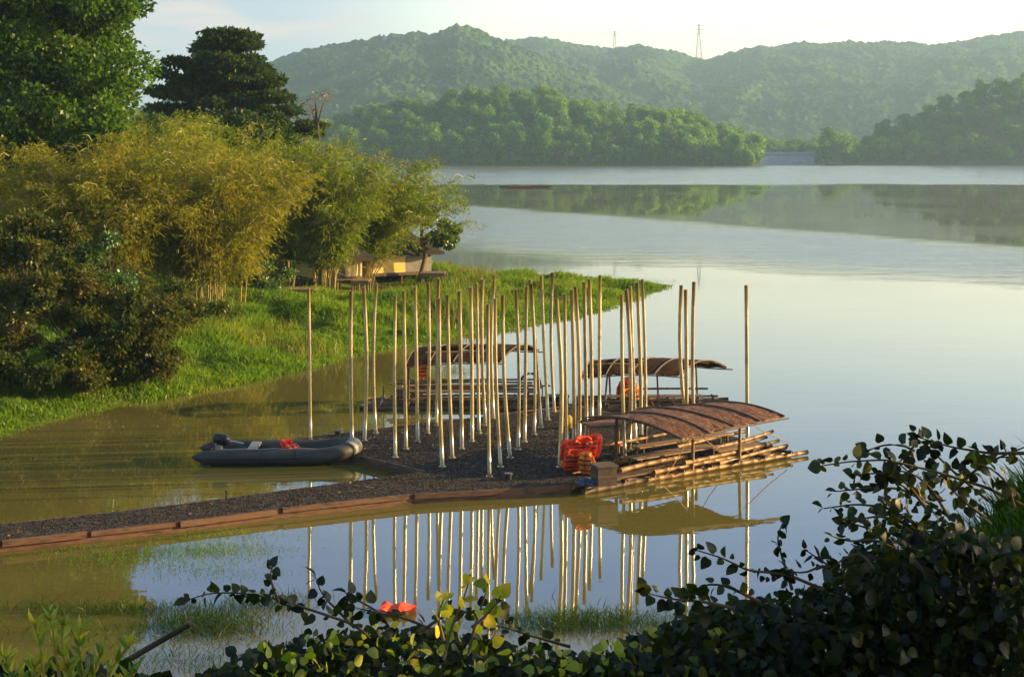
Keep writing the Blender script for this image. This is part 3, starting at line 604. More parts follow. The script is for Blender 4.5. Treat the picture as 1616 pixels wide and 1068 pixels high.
for i, (x0, x1, yt) in enumerate(((438, 434, 432), (447, 450, 420), (452, 449, 426), (457, 455, 412), (461, 466, 424))):
    put('stake', MB().tube([at(x0, 466, D=76.5), at(x1, yt, D=76.5)], .06, 6), M['bamboo'], t)
# ------------------------------------------------------------------ floating dock
ZP = .22
OUT = [(-260, 885), (-260, 857), (-60, 834), (0, 827), (140, 812), (280, 796), (490, 768), (676, 743), (572, 718), (500, 706), (445, 701), (445, 695), (540, 683), (658, 669), (772, 656), (905, 640), (1060, 668), (1212, 700), (1050, 735), (985, 742), (900, 763), (790, 771), (651, 779), (441, 802), (280, 822), (140, 838), (0, 853), (-60, 860)]
PD = np.array([at(x, y, ZP)[:2] for x, y in OUT])[::-1]
t = thing('floating_dock', (*at(800, 700, ZP)[:2], 0), 'dark gritty floating dock with a long walkway to the left', 'dock')
n = len(PD); 
from mathutils.geometry import delaunay_2d_cdt
gx = np.arange(PD[:, 0].min(), PD[:, 0].max(), .6); gy = np.arange(PD[:, 1].min(), PD[:, 1].max(), .6)
GP = np.array([(x, y) for x in gx for y in gy]); GP = GP[polydist(GP, PD) > .15]
vv, _, ff, *_ = delaunay_2d_cdt([Vector(p) for p in PD]+[Vector(p) for p in GP], [], [list(range(n))], 1, 1e-5)
V = np.array([(p[0], p[1], ZP) for p in vv]); Fl = [tuple(f) for f in ff]
put('deck_surface', (V, Fl), M['gravel'], t)
mb = MB(); V = [[x, y, ZP-.004] for x, y in PD]+[[x, y, -.25] for x, y in PD]
mb.add(V, [(i, (i+1) % n, n+(i+1) % n, n+i) for i in range(n)]); put('edge', mb, M['rust'], t)
# upper lip boards that run along the edges, a little uneven
mb = MB(); r = rng(14)
def inside(p): return polydist(np.array([p]), PD)[0]
for i in range(n):
    a, b = PD[i], PD[(i+1) % n]; L = np.linalg.norm(b-a); k = max(1, int(L/3.3)); e = (b-a)/L
    for j in range(k):
        p = a+e*(j+.02)*L/k; q = a+e*(j+.97)*L/k; m_ = (p+q)/2; nn = np.array([e[1], -e[0]])
        if inside(m_+nn*.1) > 0: nn = -nn
        o_ = nn*r.uniform(.01, .05)
        if r.random() < .22: continue
        mb.box((*(m_+o_), ZP-.06+r.uniform(-.02, .02)), (np.linalg.norm(q-p), .05, r.uniform(.09, .14)), math.atan2(e[1], e[0]))
put('lip_boards', mb, M['rust'], t)
r = rng(15); N_ = 26000; b0, b1 = PD.min(0), PD.max(0)
P2 = np.stack([r.uniform(b0[0], b1[0], N_*4), r.uniform(b0[1], b1[1], N_*4)], 1); P2 = P2[polydist(P2, PD) > .04][:N_]; k = len(P2)
sz = r.uniform(.012, .034, k); c3 = np.stack([P2[:, 0], P2[:, 1], np.full(k, ZP+.003)], 1)
a = r.uniform(0, 6.28, k); V = []
for q in range(3): V.append(c3+np.stack([np.cos(a+q*2.1)*sz, np.sin(a+q*2.1)*sz, np.zeros(k)], 1))
V.append(c3+np.stack([sz*0, sz*0, sz*.9], 1)); V = np.stack(V, 1).reshape(-1, 3); i = np.arange(k)*4
Fc = np.concatenate([np.stack([i, i+1, i+3], 1), np.stack([i+1, i+2, i+3], 1), np.stack([i+2, i, i+3], 1)])
tag(put('grit', (V, Fc), M['gravel'], t), kind='stuff')
P3 = np.stack([r.uniform(b0[0], b1[0], 9000), r.uniform(b0[1], b1[1], 9000)], 1); P3 = P3[(polydist(P3, PD) > .05) & (fbm(P3[:, 0]*.9, P3[:, 1]*.9, 33) > .52)]; k = len(P3)
V, Fc = quads(np.concatenate([P3, np.full((k, 1), ZP+.015)], 1), np.concatenate([r.normal(size=(k, 2)), r.normal(0, .15, (k, 1))], 1), r.uniform(.04, .12, k), .035, r)
tag(put('leaf_litter', (V, Fc), leafmat('litter', [(.05, .035, .02), (.16, .11, .05), (.25, .19, .08)], .1, .01), t, attr=r.uniform(0, 1, k)), kind='stuff')
# mooring post and cleats on the dock
for x, y, h, lab in ((357, 789, .22, 'short iron peg on the inner edge of the walkway'), (802, 757, .16, 'squat black bollard behind the front pole of the dock'), (533, 687, .14, 'small black bollard on the back strip behind the boat')):
    c = at(x, y, ZP); rr = .02 if h > .2 else .085
    tag(put('bollard', MB().tube([c, c+[0, 0, h*.8], c+[0, 0, h*.82], c+[0, 0, h]], [rr, rr*.9, rr*1.25, rr*1.2], 10), M['black'], loc=c), lab, 'bollard')
# ------------------------------------------------------------------ the poles
POLES = [(487, 455, 490, 696), (554, 459, 556, 709), (574, 453, 575, 696), (594, 447, 593, 684), (624, 466, 624, 722), (637, 459, 641, 709), (655, 453, 659, 697), (675.5, 446, 675, 684), (692, 440, 689, 672), (693, 471, 698, 737), (706, 465, 714, 723), (725, 459, 729, 709), (743, 453, 745, 697), (752, 447, 756, 684), (761, 440, 766, 672), (770, 480, 772.6, 752.5), (780, 434, 779, 661), (781.5, 471, 790, 737), (793.5, 465, 805, 723), (814, 457, 817.5, 710), (831, 452, 828, 698), (836.5, 441, 854, 675), (838.5, 447, 843, 686), (854, 435, 865, 663), (872, 430, 875, 650), (878, 471, 883, 737.5), (891, 464, 895, 723), (902, 457, 906, 710), (908, 452.5, 914, 697), (922, 445, 926, 686), (930, 440, 934, 673), (947, 434, 946, 661), (981, 464, 986, 723), (988.5, 457, 993, 710), (994.4, 451.5, 1003, 698.5), (1005.5, 445.6, 1012, 686), (1013.5, 440.4, 1019, 674), (1075, 450, 1088, 698), (1082, 457, 1083, 710), (1095, 444.6, 1095, 686), (1177.5, 450, 1179.5, 698)]
ORD = 'first second third fourth fifth sixth seventh eighth ninth tenth eleventh twelfth thirteenth fourteenth fifteenth sixteenth seventeenth eighteenth nineteenth twentieth'.split()
r = rng(4)
for i, (xt, yt, xb_, yb) in enumerate(POLES):
    b = at(xb_, yb, ZP); tp = at(xt, yt, D=b[1]+r.normal(0, .03)); N = len(POLES)
    if i == 0: lab = 'pale pole standing alone at the left tip of the dock behind the boat'
    elif i == N-1: lab = 'pale pole standing alone at the right tip of the dock beyond the front roof'
    elif (xb_, yb) == (772.6, 752.5): lab = 'frontmost pale pole, its flange nearest the near edge of the dock'
    elif abs(xb_-xt) > 10: lab = 'clearly leaning pale pole, %s from the %s of the dock poles' % ((ORD[i], 'left') if i < 20 else (ORD[min(19, N-1-i)], 'right'))
    else: lab = 'upright pale pole on the dock, %s from the %s by its tip' % ((ORD[i], 'left') if i < 20 else (ORD[N-1-i] if N-1-i < 20 else ORD[19], 'right'))
    if i == 20: lab = 'upright pale pole at the middle of the dock, twenty-first from the left'
    t = thing('pole', b, lab, 'pole', 'pale poles standing on the floating dock')
    pts = [b+(tp-b)*q+[0, 0, 0] for q in np.linspace(0, 1, 7)]; bow = r.normal(0, .02, 2); pr_ = r.uniform(.042, .052)
    pts = [p+np.array([bow[0], bow[1], 0])*math.sin(math.pi*q)*2 for p, q in zip(pts, np.linspace(0, 1, 7))]
    put('shaft', MB().tube(pts, [pr_*k_ for k_ in (1.02, 1, 1, .99, 1, .98, .97)], 14), M['pole'], t, smooth=True)
    for q in (r.uniform(.3, .6),):
        c = b+(tp-b)*q+np.array([bow[0], bow[1], 0])*math.sin(math.pi*q)*2; put('coupling', MB().tube([c-[0, 0, .06], c+[0, 0, .06]], pr_+.004, 14), M['pole'], t)
    put('flange', MB().tube([b+[0, 0, .003], b+[0, 0, .025], b+[0, 0, .028], b+[0, 0, .10]], [.085, .085, .052, .048], 16), M['pole'], t)
# ------------------------------------------------------------------ inflatable boat
stern = at(303, 735); stern[2] = 0; bow = at(571, 733); bow[2] = 0
ax = bow-stern; Lb = np.linalg.norm(ax); ax /= Lb; sd_ = np.array([-ax[1], ax[0], 0])
def bp(s, w, z): return stern+ax*s+sd_*w+np.array([0, 0, z])
t = thing('inflatable_boat', bp(Lb/2, .7, 0), 'dark grey inflatable boat moored at the left side of the dock', 'boat')
def tubeline(w):
    pts = []; rad = []
    for s, rr in ((0, .02), (.12, .09), (.30, .165), (.48, .185), (.9, .195), (1.6, .20), (2.4, .20)):
        pts.append(bp(s, w, .20+(.01 if s < .4 else .0))); rad.append(rr)
    return pts, rad
pn, rn = tubeline(.0); pf, rf = tubeline(1.25)
arc = []; ra = []
for q in np.linspace(0, 1, 17):
    a = math.pi*q; arc.append(bp(2.9+(Lb-.22-2.9)*math.sin(a)**.75, .625-.625*math.cos(a), .20+.13*math.sin(a)**1.2)); ra.append(.20-.005*math.sin(a))
put('hull_tube', MB().tube(pn+arc+pf[::-1], rn+ra+rf[::-1], 20), M['rubber'], t, smooth=True)
put('floor', MB().box(bp(1.9, .625, .10), (2.9, 1.0, .06), math.atan2(ax[1], ax[0])), M['black'], t)
put('transom', MB().box(bp(.52, .625, .30), (.05, .95, .42), math.atan2(ax[1], ax[0])), M['boxw'], t)
put('bow_patch', MB().tube([p+np.array([0, 0, .004]) for p in arc[5:11]], [q+.006 for q in ra[5:11]], 20, False), M['rubber2'], t, smooth=True)
put('rub_strake', MB().tube([p-sd_*(.202) for p in pn[3:]]+[bp(2.9, -.202, .2)], .018, 6), M['black'], t)
put('thwart', MB().box(bp(1.45, .625, .36), (.24, 1.1, .04), math.atan2(ax[1], ax[0])), M['rubber2'], t)
for s in (1.2, 2.0): put('grab_handle', MB().tube([bp(s-.1, 0, .42), bp(s-.06, 0, .46), bp(s+.06, 0, .46), bp(s+.1, 0, .42)], .012, 6), M['black'], t)
for s in (.95, 1.75, 2.55): put('seam', MB().tube([bp(s, .203*math.cos(a)*-1, .20+.203*math.sin(a)) for a in np.linspace(-.5, 3.6, 16)], .007, 5), M['black'], t)
put('valve', MB().tube([bp(.75, .12, .36), bp(.75, .125, .39)], .03, 10), M['black'], t)
rope = [bp(.6+.35*i, -.03, .425-.02*(i % 2)) for i in range(8)]
put('grab_line', MB().tube(rope, .009, 5), M['grey'], t)
t2 = thing('outboard_motor', bp(.45, .45, .1), 'black outboard motor clamped to the stern of the inflatable boat', 'outboard motor')
mb = MB(); rz = math.atan2(ax[1], ax[0])
c = bp(.66, .5, .56)
prof_ = [(-.02, .12, .10), (.03, .19, .13), (.13, .21, .15), (.20, .20, .14), (.25, .14, .10), (.26, .01, .01)]
V = []; k = 12
for z, a_, b_ in prof_:
    for j in range(k):
        q = 2*math.pi*j/k; V.append(c+ax*(a_*math.copysign(abs(math.cos(q))**.7, math.cos(q))*1.05-.04*z*4)+sd_*(b_*math.copysign(abs(math.sin(q))**.7, math.sin(q)))+np.array([0, 0, z-.12]))
mb.add(V, [(i*k+j, i*k+(j+1) % k, (i+1)*k+(j+1) % k, (i+1)*k+j) for i in range(5) for j in range(k)])
put('cowling', mb, M['black'], t2, smooth=True)
put('shaft', MB().tube([bp(.62, .5, .5), bp(.42, .5, .2), bp(.33, .5, -.4)], [.09, .07, .05], 8), M['black'], t2)
put('tiller', MB().tube([bp(.8, .5, .52), bp(1.0, .48, .50), bp(1.2, .46, .46)], [.035, .025, .022], 7), M['grey'], t2)
put('bracket', MB().box(bp(.58, .5, .36), (.14, .22, .24), rz), M['grey'], t2)
# ------------------------------------------------------------------ life jackets
def jacket(c, w, h, rz, mat, label, tilt=.2, seed=0, group=None):
    """padded vest: two front panels, back panel with collar, dark straps"""
    r = rng(seed); c = np.array(c, float); ca, sa = math.cos(rz), math.sin(rz)
    def T(p):
        x, y, z = p; y2 = y-z*tilt; return c+np.array([x*ca-y2*sa, x*sa+y2*ca, z])
    t = thing('life_jacket', c, label, 'life jacket', group)
    def pad(cx, cy, cz, dx, dy, dz):
        nu, nv = 16, 10; V = []
        for i in range(nv+1):
            a = math.pi*i/nv
            for j in range(nu):
                b = 2*math.pi*j/nu; f = lambda q: math.copysign(abs(q)**.55, q)
                x, y, z = f(math.sin(a))*f(math.cos(b))*dx, f(math.sin(a))*f(math.sin(b))*dy, f(math.cos(a))*dz
                k = 1+.30*(r.random()-.5)+.08*math.sin(z*26+x*9)
                V.append(T((cx+x*k, cy+y*k*(1-.25*abs(z/dz)), cz+z+r.normal(0, .006))))
        return MB().add(V, [(i*nu+j, i*nu+(j+1) % nu, (i+1)*nu+(j+1) % nu, (i+1)*nu+j) for i in range(nv) for j in range(nu)])
    put('back_panel', pad(0, .09, h*.5, w*.46, .05, h*.5), mat, t, smooth=True)
    for s in (-1, 1): put('front_panel', pad(s*w*.26, -.06, h*.42, w*.22, .055, h*.42), mat, t, smooth=True)
    put('collar', MB().tube([T((math.cos(a)*w*.3, math.sin(a)*.1, h*.93+.03*math.sin(a))) for a in np.linspace(-.4, math.pi+.4, 12)], .055, 9), mat, t, smooth=True)
    for z in (.22, .5, .72): put('strap', MB().tube([T((x*w*.5, -.125+.05*abs(x)**3, h*z+.01*math.sin(9*x))) for x in np.linspace(-1, 1, 9)], .017, 6), M['black'], t)
    return t
G1 = 'life jackets heaped at the left end of the front raft'; G2 = 'life jackets piled on the right rear raft'
for x, y, D, w_, h, rz, m, lab, ti in ((902, 742, 37.2, .48, .52, .3, 'red', 'red life jacket at the left of the front heap', .5), (929, 748, 36.9, .36, .5, -.55, 'orange', 'orange life jacket low at the right of the front heap', .3), (912, 717, 37.4, .50, .46, .25, 'red', 'topmost red life jacket of the front heap', 1.0), (932, 722, 37.5, .42, .50, -.9, 'red', 'red life jacket leaning right in the front heap', -.3), (897, 726, 37.7, .42, .44, .8, 'red', 'small red life jacket hanging at the back of the front heap', .1)):
    jacket(at(x, y, D=D), w_, h, rz, M[m], lab, ti, int(x), G1)
for x, y, D, w_, h, rz, m, lab, ti in ((990, 645, 48.3, .55, .60, .1, 'orange', 'orange life jacket low in the pile under the right rear roof', .3), (982, 632, 48.6, .42, .58, .6, 'red', 'reddish life jacket at the left of the rear pile', .2), (993, 622, 48.6, .46, .50, -.1, 'orange', 'topmost orange life jacket under the right rear roof', .4), (1002, 635, 48.4, .36, .50, -.6, 'orange', 'orange life jacket at the right of the rear pile', .2)):
    jacket(at(x, y, D=D), w_, h, rz, M[m], lab, ti, int(x), G2)
jacket(at(667, 596, D=48.2), .42, .42, .2, M['orange'], 'single orange life jacket hanging under the left rear roof', .2, 9)
jacket(bp(2.55, .35, .16), .5, .34, 1.2, M['red'], 'bright red life jacket lying inside the inflatable boat', -.9, 12)
# ------------------------------------------------------------------ rafts
def roofpatch(L_, R_, FR, FL, rise, sag=.0):
    L_, R_, FR, FL = [np.array(q) for q in (L_, R_, FR, FL)]
    def f(u, v):
        p = (L_*(1-u)+R_*u)*(1-v)+(FL*(1-u)+FR*u)*v
        return p+np.array([0, 0, rise*4*v*(1-v)+sag*4*u*(1-u)+.025*math.sin(u*9)*math.sin(v*5)])
    return f
def raft_roof(t, f, hole=None, ribs=5, seed=0):
    r = rng(seed); nu, nv = 28, 18; V = []; idx = {}
    for s in (0, 1):
        for i in range(nu+1):
            for j in range(nv+1):
                u, v = i/nu, j/nv
                if i in (0, nu): u += r.uniform(-.012, .012)
                if j in (0, nv): v += r.uniform(-.015, .015)
                p = f(u, v)+[0, 0, r.normal(0, .006)-.035*s]; idx[s, i, j] = len(V); V.append(p)
    def cut(i, j):
        if not (0 <= i < nu and 0 <= j < nv): return True
        if hole is None: return False
        u, v = (i+.5)/nu, (j+.5)/nv; return hole[0] < u < hole[1] and hole[2] < v < hole[3]
    Fc = []
    for i in range(nu):
        for j in range(nv):
            if cut(i, j): continue
            q = [(i, j), (i+1, j), (i+1, j+1), (i, j+1)]
            Fc.append([idx[(0,)+k] for k in q]); Fc.append([idx[(1,)+k] for k in q[::-1]])
            for (a, b), nb in zip(((q[0], q[1]), (q[1], q[2]), (q[2], q[3]), (q[3], q[0])), ((i, j-1), (i+1, j), (i, j+1), (i-1, j))):
                if cut(*nb): Fc.append([idx[(0,)+b], idx[(0,)+a], idx[(1,)+a], idx[(1,)+b]])
    rf_ = put('roof', (np.array(V), [tuple(q) for q in Fc]), M['thatch'], t, smooth=False)
    for k in range(ribs):
        u = k/(ribs-1); put('rib', MB().tube([f(u, v)+[0, 0, .018] for v in np.linspace(-.01, 1.01, 14)], .022, 6), M['oldbamboo'], rf_)
    for v in (0, .5, 1): put('purlin', MB().tube([f(u, v)+[0, 0, -.06] for u in np.linspace(-.03, 1.05, 12)], .022, 6), M['oldbamboo'], rf_)
    if hole:
        put('frame_bar', MB().tube([f(u, hole[2])+[0, 0, .02] for u in np.linspace(hole[0]-.05, hole[1]+.05, 8)], .03, 6), M['bamboo'], rf_)
    return rf_
def roof_z(f, x, y):
    best = None
    for u in np.linspace(0, 1, 21):
        for v in np.linspace(0, 1, 21):
            p = f(u, v); d = (p[0]-x)**2+(p[1]-y)**2
            if best is None or d < best[0]: best = (d, p[2])
    return best[1]
def culm(a, b, rr, seed, k=9):                 # a bamboo pole with its swollen joints
    r = rng(seed); a = np.array(a, float); b = np.array(b, float); L = np.linalg.norm(b-a); m = max(3, int(L/.38)); pts = []; rad = []
    sg = np.array([0, 0, r.normal(0, .02)])
    for i in range(m+1):
        q = i/m; p = a+(b-a)*q+sg*math.sin(math.pi*q)
        e = (b-a)/L*.02
        if 0 < i < m: pts += [p-e, p, p+e]; w0 = rr*(1-.15*q); rad += [w0, w0*1.16, w0]
        else: pts.append(p); rad.append(rr*(1-.15*q))
    return MB().tube(pts, rad, k)
def raft(O, e, L, W, label, seed, nc=13, group='bamboo rafts with curved roofs'):
    r = rng(seed); e = np.array([*e, 0.]); e /= np.linalg.norm(e); nn = np.array([-e[1], e[0], 0]); O = np.array([O[0], O[1], 0.])
    t = thing('raft', O+e*L/2+nn*W/2, label, 'raft', group)
    def q(s, w, z): return O+e*s+nn*w+np.array([0, 0, z])
    for i in range(nc):
        w = W*i/(nc-1); s0 = r.uniform(-.25, .35); s1 = L+r.uniform(-.7, .3)
        put('float_culm', culm(q(s0, w, .05+r.uniform(-.02, .02)), q(s1, w+r.normal(0, .05), .08+r.uniform(-.02, .04)), r.uniform(.06, .075), seed*50+i), M['oldbamboo' if r.random() < .7 else 'bamboo'], t, smooth=True)
    for i in range(7):
        s = L*(i+.5)/7; put('cross_beam', culm(q(s, -.2, .16), q(s+r.normal(0, .06), W+.15, .17), .042, seed*60+i), M['oldbamboo'], t, smooth=True)
    return t, q
# front raft
f3 = roofpatch(at(1074.8, 692.6, D=36.8), at(1237, 657, D=38.8), at(1085, 640, D=40.6), at(922, 660, D=38.7), .20, .03)
t3, q3 = raft((2.15, 36.35), (.79, .61), 6.5, 2.0, 'front bamboo raft with brown curved roof at the near right edge of the dock', 1, 15)
raft_roof(t3, f3, None, 5, 3)
for i, (s, w) in enumerate(((2.75, .0), (4.35, .0), (1.45, 1.3), (3.0, 1.95), (4.7, 1.9))):
    p = q3(s, w, -.15); tz = roof_z(f3, p[0], p[1]); put('post', culm(p, (p[0]+.03, p[1], tz-.03), .045, 300+i), M['oldbamboo' if w > .5 else 'bamboo'], t3, smooth=True)
for i, (s0, w0, z0, s1, w1, z1, rr, m) in enumerate(((.5, .05, .36, 2.6, .05, .44, .06, 'bamboo'), (2.5, .0, .30, 5.4, .1, .40, .055, 'bamboo'), (1.6, .1, .17, 4.3, .0, .24, .06, 'bamboo'), (3.6, -.05, .16, 6.3, .2, .26, .05, 'bamboo'), (4.0, .5, .42, 6.3, .7, .55, .05, 'bamboo'), (1.2, 1.9, .55, 4.0, 1.95, .60, .045, 'bamboo'), (-.2, 1.0, .20, 2.8, 1.1, .32, .045, 'bamboo'), (4.3, .9, .20, 6.5, 1.1, .32, .045, 'oldbamboo'), (5.0, .2, .30, 6.3, .5, .34, .05, 'oldbamboo'), (3.4, 1.2, .40, 6.2, 1.5, .46, .05, 'bamboo'))):
    put('rail', culm(q3(s0, w0, z0), q3(s1, w1, z1), rr, 320+i), M[m], t3, smooth=True)
def bench(t, q, s0, s1, w0, w1, z, n=3):
    b = MB()
    for i in range(n):
        wa = w0+(w1-w0)*(i+.5)/n; a = q(s0, wa, z); c_ = q(s1, wa, z); m_ = (a+c_)/2
        b.box(m_, (np.linalg.norm(c_-a), (w1-w0)/n-.02, .035), math.atan2(c_[1]-a[1], c_[0]-a[0]))
    bb = put('bench', b, M['plank'], t)
    for s in (s0+.15, s1-.15):
        for w in (w0+.05, w1-.05): put('leg', MB().tube([q(s, w, .12), q(s, w, z-.02)], .03, 7), M['oldbamboo'], bb)
for i in range(7): put('float_culm', culm(q3(-.75+.12*(i % 3), -.1+.2*i, .05), q3(1.2, -.1+.2*i, .09), .065, 700+i), M['oldbamboo'], t3, smooth=True)
put('deck_boards', MB().box(q3(-.05, .5, .185), (1.1, 1.15, .035), math.atan2(.61, .79)), M['oldbamboo'], t3)
bench(t3, q3, 1.3, 4.0, .35, .85, .46); bench(t3, q3, 2.2, 5.4, 1.25, 1.6, .50, 2); bench(t3, q3, 4.0, 5.6, .35, .65, .34, 2)
for i, (a, b) in enumerate((((2.75, 0, 1.0), (1.5, -.3, .05)), ((3.0, 0, .95), (3.9, .3, .45)), ((4.6, .1, 1.1), (6.3, .2, .35)), ((.9, -.2, 1.0), (.1, .5, .3)))):
    put('rope', MB().tube([q3(*a), (q3(*a)+q3(*b))/2-[0, 0, .04], q3(*b)], .011, 5), M['bamboo'], t3)
put('deck_boards', MB().box(q3(.7, .6, .19), (1.5, 1.1, .04), math.atan2(.61, .79)), M['oldbamboo'], t3)
# box and gear at the front raft
def crate(c, d, rz, label, mat='boxw', name='wooden_box'):
    t = thing(name, c, label, 'box'); c = np.array(c)
    put('body', MB().box(c+[0, 0, d[2]/2], d, rz), M[mat], t)
    put('lid', MB().box(c+[0, 0, d[2]+.022], (d[0]+.05, d[1]+.05, .04), rz), M['oldbamboo'], t)
    put('batten', MB().box(c+[0, 0, d[2]*.5], (d[0]+.02, d[1]+.02, .05), rz), M['oldbamboo'], t)
crate(at(953, 764, .21), (.46, .44, .42), .35, 'dark wooden box beside the heap of life jackets on the front raft')
crate(at(630, 628, D=47.4), (.34, .3, .26), .1, 'small wooden box at the left end of the left rear raft')
crate(at(936, 653, D=48.0), (.42, .4, .42), .1, 'dark box with ochre side at the left end of the right rear raft')
crate(at(880, 645, D=48.3), (.62, .4, .38), .1, 'low black box between the two rear rafts', 'black', 'battery_box')
mb = MB(); r = rng(33)
for i in range(6): c = at(917+i*5, 764-(i % 3)*4, .24); mb.ell(c, (.13, .1, .06), wob=.7, seed=i)
tag(put('blue_cloth', mb, M['blue'], loc=at(925, 764, D=36.7), smooth=True), 'crumpled blue cloth below the front heap of life jackets', 'cloth')
tag(put('red_rag', MB().ell(at(975, 704, ZP)+[0, 0, .03], (.16, .12, .04), wob=.8), M['red'], loc=at(975, 704, ZP), smooth=True), 'small red rag lying on the dock left of the front raft bench', 'rag')
tag(put('yellow_bag', MB().ell(at(898, 675, ZP)+[0, 0, .15], (.16, .13, .17), wob=.5, seed=4), M['yellow'], loc=at(898, 675, ZP), smooth=True), 'small yellow bag at the back of the dock', 'bag')
t = thing('table', at(955, 700, ZP), 'low brown table on the dock behind the life jacket heap', 'table')
tc_ = at(953, 668, D=39.9); zt_ = tc_[2]
put('tabletop', MB().box((tc_[0], tc_[1], zt_), (1.0, .8, .04), .3), M['thatch'], t)
for dx, dy in ((-.35, -.2), (.35, -.3), (.3, .3), (-.4, .25)): put('leg', MB().tube([(tc_[0]+dx, tc_[1]+dy, ZP), (tc_[0]+dx, tc_[1]+dy, zt_-.02)], .03, 7), M['bamboo'], t)
# rear rafts
f1 = roofpatch(at(770, 573, D=47.0), at(850, 550, D=49.2), at(700, 546, D=50.2), at(628, 576, D=47.8), .24, .03)
f1 = roofpatch(at(640, 577, D=46.9), at(790, 571, D=47.4), at(850, 552, D=50.0), at(672, 554, D=49.6), .30, .06)
t1, q1 = raft((-4.35, 47.4), (1, .015), 5.6, 1.7, 'left rear bamboo raft with long roof and open skylight', 2, 12)
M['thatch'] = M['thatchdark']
raft_roof(t1, f1, (.20, .72, .22, .46), 5, 5)
for i, (s, w) in enumerate(((1.25, .1), (3.9, .1), (1.6, 1.6), (4.6, 1.6))):
    p = q1(s, w, -.1); put('post', culm(p, (p[0], p[1], roof_z(f1, p[0], p[1])-.03), .035, 400+i), M['oldbamboo'], t1, smooth=True)
for i in range(7): put('rail', culm(q1(.6+.1*i % .5, .05+.26*i, .30+.06*i), q1(5.2-.1*(i % 3), .05+.26*i, .32+.06*i), .035, 420+i), M['oldbamboo' if i % 2 else 'bamboo'], t1, smooth=True)
put('rail', culm(q1(1.3, .02, .72), q1(5.5, .02, .72), .03, 440), M['oldbamboo'], t1, smooth=True)
bench(t1, q1, 1.2, 5.0, .25, .6, .50, 2); bench(t1, q1, 1.2, 5.0, 1.1, 1.45, .55, 2)
for i in range(8):
    p = q1(.5+i*.68, .02, .1); put('baluster', MB().tube([p, p+[0, 0, .62]], .022, 6), M['oldbamboo'], t1)
put('hoop', MB().tube([q1(4.9+.32*math.cos(a), .1, .72+.36*math.sin(a)) for a in np.linspace(-.3, math.pi+.3, 16)], .035, 8), M['black'], t1, smooth=True)
f2 = roofpatch(at(918, 594, D=46.9), at(1072, 592, D=47.3), at(1146, 579, D=50.0), at(948, 577, D=49.4), .30, .08)
t2_, q2 = raft((1.9, 47.2), (1, .03), 4.6, 1.8, 'right rear bamboo raft with dark curved roof behind the pole cluster', 3, 11)
raft_roof(t2_, f2, (.14, .50, .22, .48), 5, 6)
for i, (s, w) in enumerate(((.85, .1), (2.5, .1), (3.55, .2), (1.2, 1.7), (3.9, 1.7))):
    p = q2(s, w, -.1); put('post', culm(p, (p[0]+(.12 if i == 0 else -.06), p[1], roof_z(f2, p[0], p[1])-.03), .032, 500+i), M['oldbamboo'], t2_, smooth=True)
for i, (s0, s1, w, z) in enumerate(((.0, 2.0, .05, .28), (1.7, 4.2, 1.6, .42), (1.7, 4.4, .1, .30), (0, 4.4, .9, .3))):
    put('rail', culm(q2(s0, w, z), q2(s1, w, z), .035, 520+i), M['oldbamboo'], t2_, smooth=True)
bench(t2_, q2, .9, 3.9, .5, .9, .34, 2)
# ------------------------------------------------------------------ near bank and foreground
def near_h(X, Y):
    base = 6.0-.245*Y+(fbm(X*.5, Y*.5, 61)-.45)*.5
    sx = np.clip((X-1.6)/2.3, 0, 1); sx = sx*sx*(3-2*sx)
    h = base-.45-.5*np.clip((-.3-X)/1.5, 0, 1)+2.75*sx*np.exp(-((Y-9.5)/4.6)**2)
    return np.maximum(h, -1.2)
tag(grid('near_bank', -16, 16, -6, 31, 150, 170, near_h, M['ground']), kind='structure')
r = rng(71); n = 150000; Y = 5+r.random(n)*22.5; X = (r.uniform(-.40, .42, n))*Y
Z = near_h(X, Y); edge = (Z > -.22-.35*r.random(n)) & ((Z > -.02) | (fbm(X*.9, Y*.9, 5) > .50)) & ((X > -2.2) | (fbm(X*.5+9, Y*.5, 15) > .46))
X, Y, Z = X[edge], Y[edge], np.maximum(Z[edge], -.02)
tag(put_blades('grass', np.stack([X, Y, Z], 1), r.uniform(.12, .42, len(X)), .012+.0006*Y, G['grassn'], r, .4), 'shade-darkened green grass on the near bank', 'grass', kind='stuff')
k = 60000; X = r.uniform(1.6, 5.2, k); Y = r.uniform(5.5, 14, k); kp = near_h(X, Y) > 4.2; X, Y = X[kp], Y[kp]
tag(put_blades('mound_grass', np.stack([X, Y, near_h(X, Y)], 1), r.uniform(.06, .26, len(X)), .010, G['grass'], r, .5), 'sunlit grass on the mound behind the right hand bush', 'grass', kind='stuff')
# weeds standing in the shallow water
P = []
for cx, cy, sx, sy, k in ((330, 868, 55, 7, 1100), (200, 880, 80, 8, 600), (330, 845, 70, 5, 500), (300, 900, 80, 9, 400), (120, 865, 50, 9, 200), (470, 805, 50, 3, 350), (330, 985, 55, 10, 1300), (210, 965, 90, 5, 700), (420, 955, 40, 6, 500), (110, 1000, 70, 14, 350), (60, 965, 50, 8, 200), (300, 1045, 90, 14, 500), (930, 985, 80, 9, 2200), (330, 1000, 60, 8, 500), (1010, 445, 30, 3, 500)):
    xs = r.normal(cx, sx, k); ys = r.normal(cy, sy, k)
    for x, y in zip(xs, ys):
        if y > YH+50: P.append(at(x, y, -.01))
P = np.array(P); P = P[P[:, 1] > 14]; near = P[:, 1] < 28.5
P = P[polydist(P[:, :2], PD) < -.25]; near = P[:, 1] < 28.5
tag(put_blades('water_weed', P[~near], r.uniform(.03, .12, (~near).sum()), .012, G['grass'], r, .9), 'sparse green weed poking out of the shallow water', 'water weed', kind='stuff')
